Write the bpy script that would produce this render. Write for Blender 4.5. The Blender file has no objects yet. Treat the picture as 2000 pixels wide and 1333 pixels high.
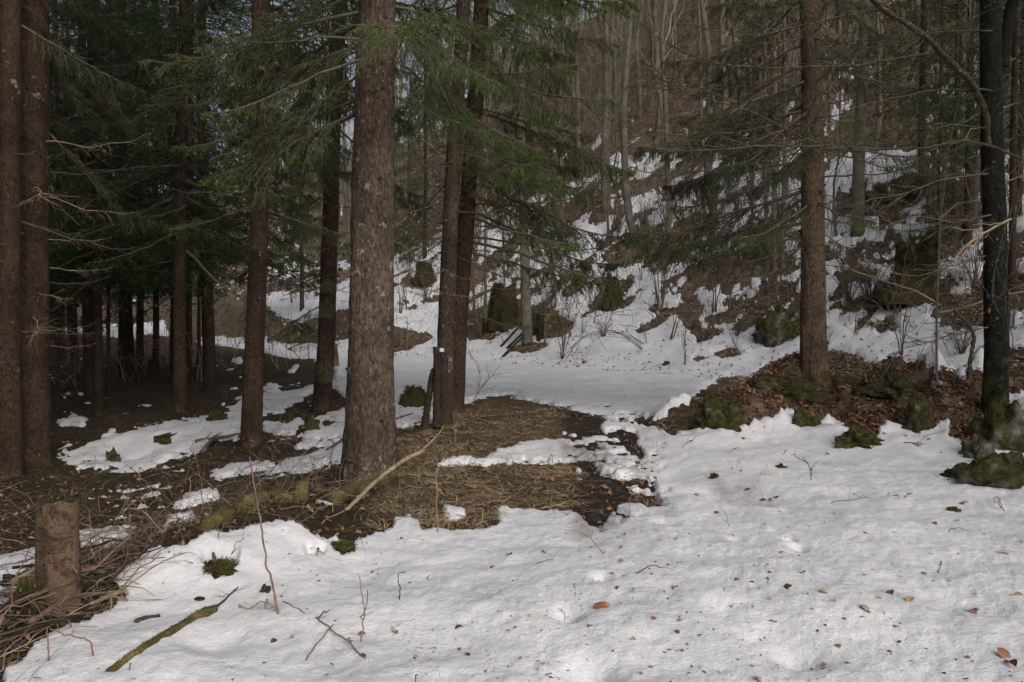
import bpy, math, random
import numpy as np
from mathutils import Vector, Matrix, Euler

random.seed(11)
RNG = np.random.default_rng(11)
SC = bpy.context.scene
COL = SC.collection
PI = math.pi

# ------------------------------------------------------------------ camera, light, exposure
FPX = 1556.0                 # focal length in photo pixels (28 mm on a 36 mm sensor)
PITCH = math.radians(-2.45)
CAMZ = 1.62
cam_d = bpy.data.cameras.new('camera'); cam = bpy.data.objects.new('camera', cam_d); COL.objects.link(cam)
cam_d.lens = 28.0; cam_d.sensor_width = 36.0; cam_d.clip_start = 0.05; cam_d.clip_end = 2000
cam.location = (0, 0, CAMZ); cam.rotation_euler = (PI / 2 + PITCH, 0, 0)
SC.camera = cam

world = bpy.data.worlds.new('World'); SC.world = world; world.use_nodes = True
wn = world.node_tree.nodes; wl = world.node_tree.links
bg = wn['Background']
sky = wn.new('ShaderNodeTexSky'); sky.sky_type = 'NISHITA'; sky.sun_disc = False
SUN_EL, SUN_AZ = math.radians(36), math.radians(152)      # azimuth clockwise from +Y: from the right
sky.sun_elevation = SUN_EL; sky.sun_rotation = SUN_AZ
sky.air_density = 1.0; sky.dust_density = 6.0; sky.ozone_density = 1.0
hs = wn.new('ShaderNodeHueSaturation'); hs.inputs['Saturation'].default_value = 0.5
wl.new(sky.outputs[0], hs.inputs['Color']); wl.new(hs.outputs[0], bg.inputs['Color'])
bg.inputs['Strength'].default_value = 0.135
sun_d = bpy.data.lights.new('sun', 'SUN'); sun = bpy.data.objects.new('sun', sun_d); COL.objects.link(sun)
sun_d.energy = 1.15; sun_d.angle = math.radians(70); sun_d.color = (1.0, 0.985, 0.97)
sun.rotation_euler = Vector((math.sin(SUN_AZ) * math.cos(SUN_EL), math.cos(SUN_AZ) * math.cos(SUN_EL), math.sin(SUN_EL))).to_track_quat('Z', 'Y').to_euler()
sun.location = (10, 5, 40)
SC.view_settings.view_transform = 'Standard'; SC.view_settings.look = 'None'
SC.view_settings.gamma = 1.0; SC.view_settings.exposure = 0.10
SC.view_settings.use_curve_mapping = False
SC.render.engine = 'CYCLES'
SC.cycles.max_bounces = 5; SC.cycles.diffuse_bounces = 3; SC.cycles.glossy_bounces = 1; SC.cycles.transparent_max_bounces = 4
SC.cycles.use_denoising = True

# ------------------------------------------------------------------ numpy noise
def _hash(ix, iy, iz, s):
    h = (ix.astype(np.int64) * 374761393 + iy.astype(np.int64) * 668265263 + iz.astype(np.int64) * 2147483647 + s * 974634777) & 0xffffffff
    h = ((h ^ (h >> 13)) * 1274126177) & 0xffffffff
    h = (h ^ (h >> 16)) & 0xffffffff
    return h / 4294967295.0 * 2 - 1
def vn(x, y, z=None, s=0):
    x = np.asarray(x, float); y = np.asarray(y, float)
    x0 = np.floor(x); y0 = np.floor(y); fx = x - x0; fy = y - y0
    fx = fx * fx * (3 - 2 * fx); fy = fy * fy * (3 - 2 * fy)
    def layer(iz):
        a = _hash(x0, y0, iz, s); b = _hash(x0 + 1, y0, iz, s); c = _hash(x0, y0 + 1, iz, s); d = _hash(x0 + 1, y0 + 1, iz, s)
        return (a * (1 - fx) + b * fx) * (1 - fy) + (c * (1 - fx) + d * fx) * fy
    if z is None: return layer(np.zeros_like(x0))
    z = np.asarray(z, float) + 0 * x; z0 = np.floor(z); fz = z - z0; fz = fz * fz * (3 - 2 * fz)
    return layer(z0) * (1 - fz) + layer(z0 + 1) * fz
def fbm(x, y, f=1.0, o=4, s=0, g=0.5):
    v = 0; a = 1; t = 0
    for i in range(o):
        v = v + a * vn(x * f + i * 17.3, y * f - i * 9.1, s=s + i); t += a; a *= g; f *= 2.03
    return v / t
def sstep(a, b, x):
    t = np.clip((x - a) / (b - a), 0, 1); return t * t * (3 - 2 * t)

# ------------------------------------------------------------------ mesh helpers
class MB:
    def __init__(s): s.V = []; s.Q = []; s.T = []; s.qm = []; s.tm = []; s.n = 0
    def add(s, V, Q=None, T=None, m=0):
        V = np.asarray(V, float).reshape(-1, 3)
        if Q is not None and len(Q): Q = np.asarray(Q, int) + s.n; s.Q.append(Q); s.qm.append(np.full(len(Q), m))
        if T is not None and len(T): T = np.asarray(T, int) + s.n; s.T.append(T); s.tm.append(np.full(len(T), m))
        s.V.append(V); s.n += len(V)
    def arrays(s):
        V = np.concatenate(s.V) if s.V else np.zeros((0, 3))
        Q = np.concatenate(s.Q) if s.Q else np.zeros((0, 4), int); T = np.concatenate(s.T) if s.T else np.zeros((0, 3), int)
        qm = np.concatenate(s.qm) if s.qm else np.zeros(0, int); tm = np.concatenate(s.tm) if s.tm else np.zeros(0, int)
        return V, Q, T, qm, tm
    def merge(s, arr, M=None, sc=None):
        V, Q, T, qm, tm = arr
        if M is not None:
            M = np.array(M); V = V @ M[:3, :3].T + M[:3, 3]
        if len(Q): s.Q.append(Q + s.n); s.qm.append(qm)
        if len(T): s.T.append(T + s.n); s.tm.append(tm)
        s.V.append(V); s.n += len(V)
    def mesh(s, name, mats, smooth=True, colors=None):
        V, Q, T, qm, tm = s.arrays()
        me = bpy.data.meshes.new(name)
        me.vertices.add(len(V)); me.vertices.foreach_set('co', V.astype(np.float32).ravel())
        nl = len(Q) * 4 + len(T) * 3
        me.loops.add(nl); me.polygons.add(len(Q) + len(T))
        me.loops.foreach_set('vertex_index', np.concatenate([Q.ravel(), T.ravel()]).astype(np.int32))
        st = np.concatenate([np.arange(len(Q)) * 4, len(Q) * 4 + np.arange(len(T)) * 3]).astype(np.int32)
        me.polygons.foreach_set('loop_start', st)
        me.polygons.foreach_set('material_index', np.concatenate([qm, tm]).astype(np.int32))
        me.polygons.foreach_set('use_smooth', np.full(len(Q) + len(T), smooth))
        for m in mats: me.materials.append(m)
        if colors is not None:
            at = me.color_attributes.new('kind', 'FLOAT_COLOR', 'POINT'); at.data.foreach_set('color', colors.astype(np.float32).ravel())
        me.update(calc_edges=True); me.validate()
        return me

def tubes(P, R, sides=6, caps=False):
    """P [B,K,3] polylines, R [B,K] radii -> V, Q"""
    P = np.asarray(P, float); R = np.asarray(R, float)
    if P.ndim == 2: P = P[None]; R = R[None]
    B, K, _ = P.shape
    Tn = np.gradient(P, axis=1); Tn /= np.linalg.norm(Tn, axis=2, keepdims=True) + 1e-9
    mt = np.abs(Tn[:, :, 2].mean(1))
    ref = np.where(mt[:, None] > 0.75, np.array([[1.0, 0, 0]]), np.array([[0, 0, 1.0]]))[:, None, :]
    N = np.cross(Tn, np.broadcast_to(ref, Tn.shape)); N /= np.linalg.norm(N, axis=2, keepdims=True) + 1e-9
    Bn = np.cross(Tn, N)
    a = np.arange(sides) * 2 * PI / sides
    V = P[:, :, None, :] + R[:, :, None, None] * (N[:, :, None, :] * np.cos(a)[None, None, :, None] + Bn[:, :, None, :] * np.sin(a)[None, None, :, None])
    V = V.reshape(-1, 3)
    i = np.arange(sides); j = (i + 1) % sides; k = np.arange(K - 1) * sides
    q = np.stack([k[:, None] + i, k[:, None] + j, k[:, None] + sides + j, k[:, None] + sides + i], -1).reshape(-1, 4)[:, ::-1]
    Q = (np.arange(B)[:, None, None] * (K * sides) + q[None]).reshape(-1, 4)
    if caps:
        V2 = np.concatenate([P[:, 0], P[:, -1]]); n0 = len(V)
        T = []
        for b in range(B):
            o = b * K * sides
            for x in range(sides):
                y = (x + 1) % sides
                T.append((n0 + b, o + x, o + y)); T.append((n0 + B + b, o + (K - 1) * sides + y, o + (K - 1) * sides + x))
        return np.concatenate([V, V2]), Q, np.array(T)
    return V, Q

def needles(base, d, L, W, up=None):
    """thin triangles: base [N,3], direction d [N,3], length, width"""
    N = len(base); d = d / (np.linalg.norm(d, axis=1, keepdims=True) + 1e-9)
    r = RNG.normal(size=(N, 3)); s = np.cross(d, r); s /= np.linalg.norm(s, axis=1, keepdims=True) + 1e-9
    L = np.broadcast_to(L, (N,))[:, None]; W = np.broadcast_to(W, (N,))[:, None]
    V = np.stack([base - s * W / 2, base + s * W / 2, base + d * L], 1).reshape(-1, 3)
    return V, np.arange(N * 3).reshape(-1, 3)

def obj(name, me, parent=None, loc=(0, 0, 0), rot=(0, 0, 0), scale=None):
    o = bpy.data.objects.new(name, me); COL.objects.link(o)
    o.location = loc; o.rotation_euler = rot
    if scale is not None: o.scale = scale if hasattr(scale, '__len__') else (scale,) * 3
    if parent is not None: o.parent = parent
    return o
def tag(o, label=None, cat=None, group=None, kind=None):
    if label: o['label'] = label
    if cat: o['category'] = cat
    if group: o['group'] = group
    if kind: o['kind'] = kind
    return o
def thing(name, label, cat, loc=(0, 0, 0), rz=0, group=None):
    o = bpy.data.objects.new(name, None); COL.objects.link(o); o.empty_display_size = 0.1
    o.location = loc; o.rotation_euler = (0, 0, rz)
    return tag(o, label, cat, group)

# ------------------------------------------------------------------ materials
def newmat(name, rough=0.8, spec=0.3):
    m = bpy.data.materials.new(name); m.use_nodes = True
    nt = m.node_tree; b = nt.nodes['Principled BSDF']
    b.inputs['Roughness'].default_value = rough; b.inputs['Specular IOR Level'].default_value = spec
    return m, nt, b
def N(nt, t, **kw):
    n = nt.nodes.new(t)
    for k, v in kw.items():
        if k.startswith('_'): n.inputs[k[1:].replace('_', ' ')].default_value = v
        else: setattr(n, k, v)
    return n
def coord(nt, scale=(1, 1, 1), kind='Object'):
    tc = N(nt, 'ShaderNodeTexCoord'); mp = N(nt, 'ShaderNodeMapping'); mp.inputs['Scale'].default_value = scale
    nt.links.new(tc.outputs[kind], mp.inputs['Vector']); return mp.outputs[0]
def noise(nt, v, scale, detail=4, rough=0.6):
    n = N(nt, 'ShaderNodeTexNoise', _Scale=scale, _Detail=detail, _Roughness=rough); nt.links.new(v, n.inputs['Vector']); return n.outputs['Fac']
def ramp(nt, fac, stops):
    r = N(nt, 'ShaderNodeValToRGB'); e = r.color_ramp.elements
    while len(e) < len(stops): e.new(0.5)
    for el, (p, c) in zip(e, stops): el.position = p; el.color = (c[0], c[1], c[2], 1) if hasattr(c, '__len__') else (c, c, c, 1)
    nt.links.new(fac, r.inputs[0]); return r.outputs[0]
def mix(nt, fac, a, b, mode='MIX'):
    m = N(nt, 'ShaderNodeMix', data_type='RGBA', blend_type=mode)
    for s, v in ((m.inputs[0], fac), (m.inputs[6], a), (m.inputs[7], b)):
        if hasattr(v, 'links') or hasattr(v, 'is_linked'): nt.links.new(v, s)
        elif hasattr(v, '__len__'): s.default_value = (*v, 1) if len(v) == 3 else v
        else: s.default_value = v
    return m.outputs[2]
def math_(nt, op, a, b=0.5):
    m = N(nt, 'ShaderNodeMath', operation=op)
    for s, v in ((m.inputs[0], a), (m.inputs[1], b)):
        if hasattr(v, 'is_linked'): nt.links.new(v, s)
        else: s.default_value = v
    return m.outputs[0]
def bump(nt, b, h, strength=0.5, dist=0.02):
    n = N(nt, 'ShaderNodeBump', _Strength=strength, _Distance=dist); nt.links.new(h, n.inputs['Height']); nt.links.new(n.outputs[0], b.inputs['Normal'])

def bark_mat(name, c1, c2, lichen=0.0, moss=0.0, scale=1.0, vert=0.45):
    m, nt, b = newmat(name, 0.9, 0.15)
    v = coord(nt, (scale, scale, scale * vert)); v1 = coord(nt)
    n1 = noise(nt, v, 38, 6, 0.65); n2 = noise(nt, v1, 3.0, 3)
    vo = N(nt, 'ShaderNodeTexVoronoi', feature='DISTANCE_TO_EDGE', _Scale=60.0); nt.links.new(v, vo.inputs['Vector'])
    edge = ramp(nt, vo.outputs['Distance'], [(0.0, 0.45), (0.12, 1.0)])
    oi = N(nt, 'ShaderNodeObjectInfo')
    tint = ramp(nt, oi.outputs['Random'], [(0, (0.85, 0.87, 0.9)), (1, (1.12, 1.06, 1.03))])
    c = mix(nt, ramp(nt, n1, [(0.35, 0), (0.68, 1)]), c1, c2)
    c = mix(nt, 0.7, c, edge, 'MULTIPLY'); c = mix(nt, 1.0, c, tint, 'MULTIPLY')
    c = mix(nt, 1.0, c, ramp(nt, n2, [(0.3, 0.55), (0.7, 1.25)]), 'MULTIPLY')
    if lichen:
        l1 = noise(nt, v1, 9, 5, 0.7); l2 = noise(nt, v1, 1.7, 2)
        f = ramp(nt, math_(nt, 'ADD', l1, math_(nt, 'MULTIPLY', l2, 0.35)), [(0.86 - lichen * 0.04, 0), (0.90 - lichen * 0.04, 0.6)])
        c = mix(nt, f, c, (0.30, 0.31, 0.27))
        l3 = N(nt, 'ShaderNodeTexVoronoi', _Scale=26.0); nt.links.new(v1, l3.inputs['Vector'])
        f3 = ramp(nt, l3.outputs['Distance'], [(0.10, 0.8), (0.16, 0)])
        f3 = math_(nt, 'MULTIPLY', f3, ramp(nt, noise(nt, v1, 2.3, 2), [(0.5, 0), (0.62, 1)]))
        c = mix(nt, f3, c, (0.36, 0.38, 0.34))
    if moss:
        sp = N(nt, 'ShaderNodeSeparateXYZ'); nt.links.new(v1, sp.inputs[0])
        hgt = N(nt, 'ShaderNodeMapRange'); hgt.inputs[1].default_value = 0.0; hgt.inputs[2].default_value = moss; hgt.inputs[3].default_value = 0.20; hgt.inputs[4].default_value = -0.16
        nt.links.new(sp.outputs[2], hgt.inputs[0])
        f = ramp(nt, math_(nt, 'ADD', noise(nt, v1, 6, 5, 0.7), hgt.outputs[0]), [(0.58, 0), (0.68, 1)])
        c = mix(nt, f, c, mix(nt, noise(nt, v1, 30, 3), (0.016, 0.017, 0.006), (0.060, 0.058, 0.016)))
    nt.links.new(c, b.inputs['Base Color'])
    hb = math_(nt, 'ADD', n1, math_(nt, 'MULTIPLY', edge, 0.5))
    bump(nt, b, hb, 0.9, 0.012)
    return m
M = {}
M['bark'] = bark_mat('spruce_bark', (0.028, 0.018, 0.013), (0.092, 0.060, 0.042), 0.45)  # brown lowered so the left stand's shade is partly in the colour
M['bark_big'] = bark_mat('spruce_bark_grey', (0.040, 0.029, 0.021), (0.175, 0.128, 0.094), 1.7)
M['bark_red'] = bark_mat('spruce_bark_red', (0.058, 0.038, 0.026), (0.20, 0.140, 0.098), 0.3, moss=0.25)
M['bark_moss'] = bark_mat('mossy_bark', (0.030, 0.021, 0.016), (0.105, 0.075, 0.056), 1.0, moss=0.6)
M['stump_moss'] = bark_mat('mossy_stump_wood', (0.022, 0.017, 0.012), (0.075, 0.055, 0.038), 0.2, moss=3.5, vert=0.25)
M['bark_beech'] = bark_mat('beech_bark', (0.10, 0.095, 0.072), (0.25, 0.235, 0.185), 1.5, moss=0.15, vert=1.5)
M['bark_dark'] = bark_mat('dark_wet_bark', (0.005, 0.005, 0.004), (0.026, 0.027, 0.018), 0.5, moss=1.5)
M['bark_bare'] = bark_mat('grey_pole_bark', (0.085, 0.075, 0.058), (0.26, 0.23, 0.18), 0.0, vert=1.5)
M['stumpwood'] = bark_mat('weathered_stump', (0.050, 0.032, 0.022), (0.19, 0.125, 0.085), 0.7, moss=0.08, vert=2.0)

_nt = M['stumpwood'].node_tree; _b = _nt.nodes['Principled BSDF']; _c = _b.inputs['Base Color'].links[0].from_socket
_f = ramp(_nt, noise(_nt, coord(_nt, (1, 1, 0.6)), 7, 5, 0.7), [(0.47, 0), (0.52, 1)]); _nt.links.new(mix(_nt, _f, _c, mix(_nt, noise(_nt, coord(_nt, (1, 1, 6)), 12, 4), (0.09, 0.058, 0.038), (0.20, 0.135, 0.09))), _b.inputs['Base Color'])
def simple(name, stops, scale=8, rough=0.85, bstr=0.4, bdist=0.01, kind='Object', island=False, spec=0.25, trans=0.0):
    m, nt, b = newmat(name, rough, spec)
    v = coord(nt, kind=kind)
    n = noise(nt, v, scale, 5, 0.65)
    if island:
        g = N(nt, 'ShaderNodeNewGeometry'); n = math_(nt, 'ADD', math_(nt, 'MULTIPLY', g.outputs['Random Per Island'], 0.75), math_(nt, 'MULTIPLY', n, 0.25))
    nt.links.new(ramp(nt, n, stops), b.inputs['Base Color'])
    if bstr: bump(nt, b, noise(nt, v, scale * 4, 4), bstr, bdist)
    return m
M['knot'] = simple('knot', [(0.3, (0.02, 0.014, 0.010)), (0.7, (0.06, 0.04, 0.028))], 20)
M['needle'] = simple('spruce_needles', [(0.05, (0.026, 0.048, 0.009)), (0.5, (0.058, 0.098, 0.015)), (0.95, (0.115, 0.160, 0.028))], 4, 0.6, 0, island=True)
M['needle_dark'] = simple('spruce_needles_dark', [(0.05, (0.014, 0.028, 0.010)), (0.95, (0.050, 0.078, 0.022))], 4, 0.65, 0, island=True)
M['twig'] = simple('twig_bark', [(0.3, (0.055, 0.042, 0.031)), (0.7, (0.15, 0.122, 0.095))], 14, bstr=0)
M['twig_pale'] = simple('pale_twig', [(0.3, (0.14, 0.10, 0.065)), (0.7, (0.34, 0.27, 0.19))], 14, bstr=0)
M['twig_red'] = simple('reddish_stem', [(0.3, (0.10, 0.055, 0.045)), (0.7, (0.24, 0.15, 0.12))], 14, bstr=0)
M['twig_dark'] = simple('dark_twig', [(0.3, (0.015, 0.012, 0.012)), (0.7, (0.06, 0.05, 0.05))], 14, bstr=0)
M['twig_bare'] = simple('bare_crown_twigs', [(0.3, (0.15, 0.120, 0.080)), (0.7, (0.34, 0.285, 0.20))], 3, bstr=0)
M['branch_moss'] = simple('mossy_branch_bark', [(0.35, (0.022, 0.024, 0.008)), (0.52, (0.040, 0.035, 0.022)), (0.64, (0.10, 0.095, 0.07)), (0.74, (0.24, 0.24, 0.21))], 22)
M['leaf'] = simple('beech_leaf', [(0.0, (0.055, 0.022, 0.012)), (0.45, (0.15, 0.075, 0.042)), (0.8, (0.24, 0.13, 0.075)), (1.0, (0.36, 0.23, 0.145))], 30, 0.6, 0, island=True)
M['leaf_hill'] = simple('dry_hill_leaf', [(0.0, (0.10, 0.070, 0.050)), (0.5, (0.21, 0.150, 0.105)), (1.0, (0.38, 0.285, 0.205))], 30, 0.7, 0, island=True)
M['leaf_snow'] = simple('leaf_on_snow', [(0.3, (0.13, 0.045, 0.025)), (0.5, (0.30, 0.13, 0.06)), (0.75, (0.48, 0.27, 0.14))], 6, 0.6, 0, kind='Generated')
_nt = M['leaf_snow'].node_tree; _b = _nt.nodes['Principled BSDF']; _oi = N(_nt, 'ShaderNodeObjectInfo')
_nt.links.new(ramp(_nt, _oi.outputs['Random'], [(0, (0.07, 0.030, 0.02)), (0.35, (0.19, 0.085, 0.045)), (0.7, (0.30, 0.165, 0.09)), (1, (0.33, 0.235, 0.155))]), _b.inputs['Base Color'])
M['straw'] = simple('dry_grass_blade', [(0.0, (0.070, 0.048, 0.025)), (0.5, (0.24, 0.175, 0.10)), (1.0, (0.46, 0.37, 0.24))], 5, 0.8, 0, island=True)
M['straw_dark'] = simple('dull_grass_blade', [(0.0, (0.035, 0.030, 0.014)), (0.5, (0.085, 0.068, 0.036)), (1.0, (0.19, 0.15, 0.085))], 5, 0.8, 0, island=True)
M['speck'] = simple('needle_litter', [(0.0, (0.02, 0.018, 0.012)), (0.6, (0.06, 0.045, 0.03)), (1.0, (0.16, 0.10, 0.06))], 5, 0.8, 0, island=True)
M['moss'] = simple('moss', [(0.3, (0.014, 0.013, 0.006)), (0.5, (0.042, 0.040, 0.013)), (0.7, (0.11, 0.105, 0.024))], 14, 0.95, 1.0, 0.02)
M['moss_tuft'] = simple('moss_fuzz', [(0.0, (0.020, 0.017, 0.007)), (0.45, (0.055, 0.050, 0.015)), (1.0, (0.14, 0.135, 0.030))], 6, 0.95, 0, island=True)
M['cone'] = simple('spruce_cone', [(0.3, (0.16, 0.065, 0.030)), (0.7, (0.40, 0.20, 0.11))], 40, 0.6)
M['cut_wood'] = simple('cut_wood', [(0.3, (0.10, 0.065, 0.035)), (0.7, (0.26, 0.18, 0.11))], 9, 0.85)
M['dark_wood'] = simple('rotten_wood', [(0.3, (0.012, 0.008, 0.006)), (0.7, (0.05, 0.034, 0.024))], 12, 0.9, 1.0)
M['cam_plastic'] = simple('camera_plastic', [(0.3, (0.045, 0.047, 0.035)), (0.7, (0.085, 0.082, 0.06))], 60, 0.5, 0)
M['paper'] = simple('paper_tag', [(0.3, (0.55, 0.56, 0.62)), (0.7, (0.66, 0.67, 0.72))], 30, 0.6, 0)
M['metal'] = simple('pale_metal', [(0.3, (0.4, 0.4, 0.4)), (0.7, (0.6, 0.6, 0.6))], 30, 0.3, 0)
M['black'] = simple('black_plastic', [(0.3, (0.008, 0.008, 0.008)), (0.7, (0.02, 0.02, 0.02))], 30, 0.4, 0)

def rock_mat(name, mossy):
    m, nt, b = newmat(name, 0.9, 0.2)
    v = coord(nt); n1 = noise(nt, v, 7, 6, 0.7); n2 = noise(nt, v, 2.2, 4, 0.6)
    g = N(nt, 'ShaderNodeNewGeometry'); sp = N(nt, 'ShaderNodeSeparateXYZ'); nt.links.new(g.outputs['Normal'], sp.inputs[0])
    f = ramp(nt, math_(nt, 'ADD', n2, math_(nt, 'MULTIPLY', sp.outputs[2], 0.16)), [(0.60 - mossy, 0), (0.67 - mossy, 1)])
    rock = ramp(nt, n1, [(0.3, (0.025, 0.022, 0.018)), (0.5, (0.09, 0.082, 0.066)), (0.7, (0.24, 0.235, 0.20))])
    mo = ramp(nt, noise(nt, v, 16, 5), [(0.3, (0.012, 0.011, 0.005)), (0.5, (0.036, 0.034, 0.011)), (0.72, (0.095, 0.09, 0.02))])
    nt.links.new(mix(nt, f, rock, mo), b.inputs['Base Color'])
    bump(nt, b, noise(nt, v, 26, 6, 0.7), 1.0, 0.03); return m
M['rock'] = rock_mat('lichen_rock', 0.05); M['rock_moss'] = rock_mat('mossy_rock', 0.17)

def ground_mat():
    m, nt, b = newmat('forest_floor', 0.95, 0.15)
    v = coord(nt)
    at = N(nt, 'ShaderNodeAttribute', attribute_name='kind'); sp = N(nt, 'ShaderNodeSeparateColor'); nt.links.new(at.outputs['Color'], sp.inputs[0])
    nA = noise(nt, v, 22, 6, 0.7); nB = noise(nt, v, 3.0, 5, 0.65); nC = noise(nt, v, 0.8, 4, 0.6)
    dark = ramp(nt, nA, [(0.3, (0.022, 0.017, 0.010)), (0.5, (0.060, 0.045, 0.027)), (0.68, (0.13, 0.10, 0.062))])
    nD = noise(nt, v, 4.5, 8, 0.75)
    leafc = ramp(nt, nD, [(0.32, (0.045, 0.034, 0.025)), (0.5, (0.14, 0.102, 0.072)), (0.68, (0.30, 0.225, 0.16))])
    grass = ramp(nt, nA, [(0.32, (0.040, 0.029, 0.016)), (0.5, (0.125, 0.093, 0.052)), (0.68, (0.26, 0.205, 0.125))])
    mud = ramp(nt, nA, [(0.3, (0.020, 0.016, 0.013)), (0.5, (0.045, 0.035, 0.029)), (0.7, (0.10, 0.078, 0.064))])
    moss = ramp(nt, nA, [(0.3, (0.020, 0.024, 0.008)), (0.7, (0.085, 0.095, 0.022))])
    c = mix(nt, sp.outputs[0], dark, leafc); c = mix(nt, sp.outputs[1], c, grass); c = mix(nt, sp.outputs[2], c, mud)
    c = mix(nt, ramp(nt, nB, [(0.60, 0), (0.70, 0.55)]), c, moss)
    c = mix(nt, 1.0, c, ramp(nt, nC, [(0.3, 0.7), (0.7, 1.2)]), 'MULTIPLY')
    nt.links.new(c, b.inputs['Base Color']); bump(nt, b, math_(nt, 'ADD', nA, math_(nt, 'MULTIPLY', nD, 3.0)), 1.0, 0.05)
    return m
M['ground'] = ground_mat()
def snow_mat():
    m, nt, b = newmat('old_snow', 0.62, 0.25)
    v = coord(nt); at = N(nt, 'ShaderNodeAttribute', attribute_name='kind'); sp = N(nt, 'ShaderNodeSeparateColor'); nt.links.new(at.outputs['Color'], sp.inputs[0])
    n1 = noise(nt, v, 2.0, 5, 0.65); n2 = noise(nt, v, 90, 3, 0.7); n3 = noise(nt, v, 14, 5, 0.7)
    c = ramp(nt, n1, [(0.3, (0.50, 0.505, 0.53)), (0.5, (0.60, 0.60, 0.62)), (0.68, (0.65, 0.65, 0.665))])
    c = mix(nt, ramp(nt, n3, [(0.62, 0), (0.80, 0.35)]), c, (0.50, 0.48, 0.47))
    c = mix(nt, ramp(nt, n2, [(0.70, 0), (0.78, 0.5)]), c, (0.30, 0.26, 0.22))
    slush = ramp(nt, n3, [(0.3, (0.16, 0.15, 0.15)), (0.7, (0.42, 0.42, 0.43))])
    c = mix(nt, sp.outputs[0], c, slush)
    nt.links.new(c, b.inputs['Base Color'])
    h = math_(nt, 'ADD', math_(nt, 'MULTIPLY', n3, 1.0), math_(nt, 'MULTIPLY', noise(nt, v, 60, 4, 0.7), 0.25))
    bump(nt, b, h, 0.6, 0.03)
    return m
M['snow'] = snow_mat()

# ------------------------------------------------------------------ terrain
FOOT = np.array([(34, -6), (12, 8.5), (7.2, 13.0), (4.6, 18), (0.2, 22.5), (-3, 25.5), (-7, 28.5), (-12, 37), (-26, 60), (-70, 115), (-400, 420)], float)
LEFT = np.array([(-2.6, -6), (-2.5, 3), (-2.3, 5), (-1.1, 7.2), (-1.3, 10.0), (-2.4, 14), (-4.6, 20), (-9.5, 27), (-13.5, 35), (-25, 52), (-60, 100), (-380, 400)], float)
def sdist(x, y, PL):
    x = np.asarray(x, float); y = np.asarray(y, float)
    best = np.full(x.shape, 1e9); sg = np.ones(x.shape)
    for (x0, y0), (x1, y1) in zip(PL[:-1], PL[1:]):
        dx, dy = x1 - x0, y1 - y0; L2 = dx * dx + dy * dy
        t = np.clip(((x - x0) * dx + (y - y0) * dy) / L2, 0, 1)
        ex = x - x0 - t * dx; ey = y - y0 - t * dy; d = np.hypot(ex, ey)
        cr = dx * (y - y0) - dy * (x - x0)
        m = d < best; best = np.where(m, d, best); sg = np.where(m, np.sign(cr) + (cr == 0), sg)
    return best * sg            # positive = left-hand side of the travel direction
def segd(x, y, a, b):
    dx, dy = b[0] - a[0], b[1] - a[1]; t = np.clip(((x - a[0]) * dx + (y - a[1]) * dy) / (dx * dx + dy * dy), 0, 1)
    return np.hypot(x - a[0] - t * dx, y - a[1] - t * dy), t
def G0(x, y):
    x = np.asarray(x, float); y = np.asarray(y, float)
    s = -sdist(x, y, FOOT); sp = np.maximum(s, 0)
    s1 = np.minimum(sp, 24)
    h = 0.50 * s1 * (1 - np.exp(-s1 / 2.5)) + 0.0095 * s1 * s1 + 0.86 * np.maximum(sp - 24, 0)
    h = np.where(h > 26, 26 + 16 * (1 - np.exp(-(h - 26) / 16)), h)
    bank = 1.25 * sstep(0, 2.2, s) * sstep(-2.0, -5.5, x)
    h = h * (1 - 0.25 * sstep(-2, -8, x)) + bank
    dl = np.maximum(sdist(x, y, LEFT), 0)
    hollow = -0.78 * (1 - np.exp(-dl / 3.2)) * (1 - 0.9 * sstep(16, 40, dl)) * sstep(70, 45, y)
    d1, t1 = segd(x, y, (2.6, 10.4), (4.0, 10.9)); d2, t2 = segd(x, y, (4.0, 10.9), (6.6, 10.0))
    mound = np.maximum((0.30 + 0.28 * t1) * np.exp(-(d1 / 1.0) ** 2), (0.58 + 0.1 * t2) * np.exp(-(d2 / 1.15) ** 2))
    d3, _ = segd(x, y, (-1.3, 9.3), (0.2, 10.8)); d4, _ = segd(x, y, (-0.9, 7.0), (0.4, 6.9))
    mound = mound + 0.10 * np.exp(-(d3 / 0.9) ** 2) + 0.05 * np.exp(-(d4 / 0.6) ** 2)
    d5, _ = segd(x, y, (-2.6, 4.2), (-1.5, 5.6)); d6, _ = segd(x, y, (-1.5, 5.9), (-0.7, 7.3))
    mound = mound + 0.12 * np.exp(-(d5 / 0.55) ** 2) + 0.08 * np.exp(-(d6 / 0.5) ** 2)
    lown = 0.10 * sstep(1, 6, sp) * fbm(x, y, 1.1, 3, s=13) * 2 + 0.30 * sstep(1, 9, sp) * fbm(x, y, 0.33, 4, s=3) * 2 + 0.5 * sstep(8, 20, sp) * fbm(x, y, 0.12, 3, s=9)
    mound = mound * (1 + 1.3 * fbm(x, y, 1.3, 4, s=15, g=0.6)) + 0
    hol = 0.36 * sstep(0.6, 4, dl) * fbm(x, y, 0.55, 4, s=5)
    return h + hollow + mound + lown + hol + 0.03 * fbm(x, y, 0.7, 3, s=7)
def proj(x, y, z):
    c, s = math.cos(PITCH), math.sin(PITCH)
    dz = z - CAMZ; f = y * c + dz * s; u = -y * s + dz * c
    f = np.maximum(f, 1e-3); return 1000 + FPX * x / f, 666.5 - FPX * u / f
def ray(px, py):
    c, s = math.cos(PITCH), math.sin(PITCH); a = (px - 1000) / FPX; b = (666.5 - py) / FPX
    return np.array([a, c - b * s, s + b * c])
def at_depth(px, py, d):
    r = ray(px, py); r = r / r[1]; return np.array([0, 0, CAMZ]) + r * d

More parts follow.
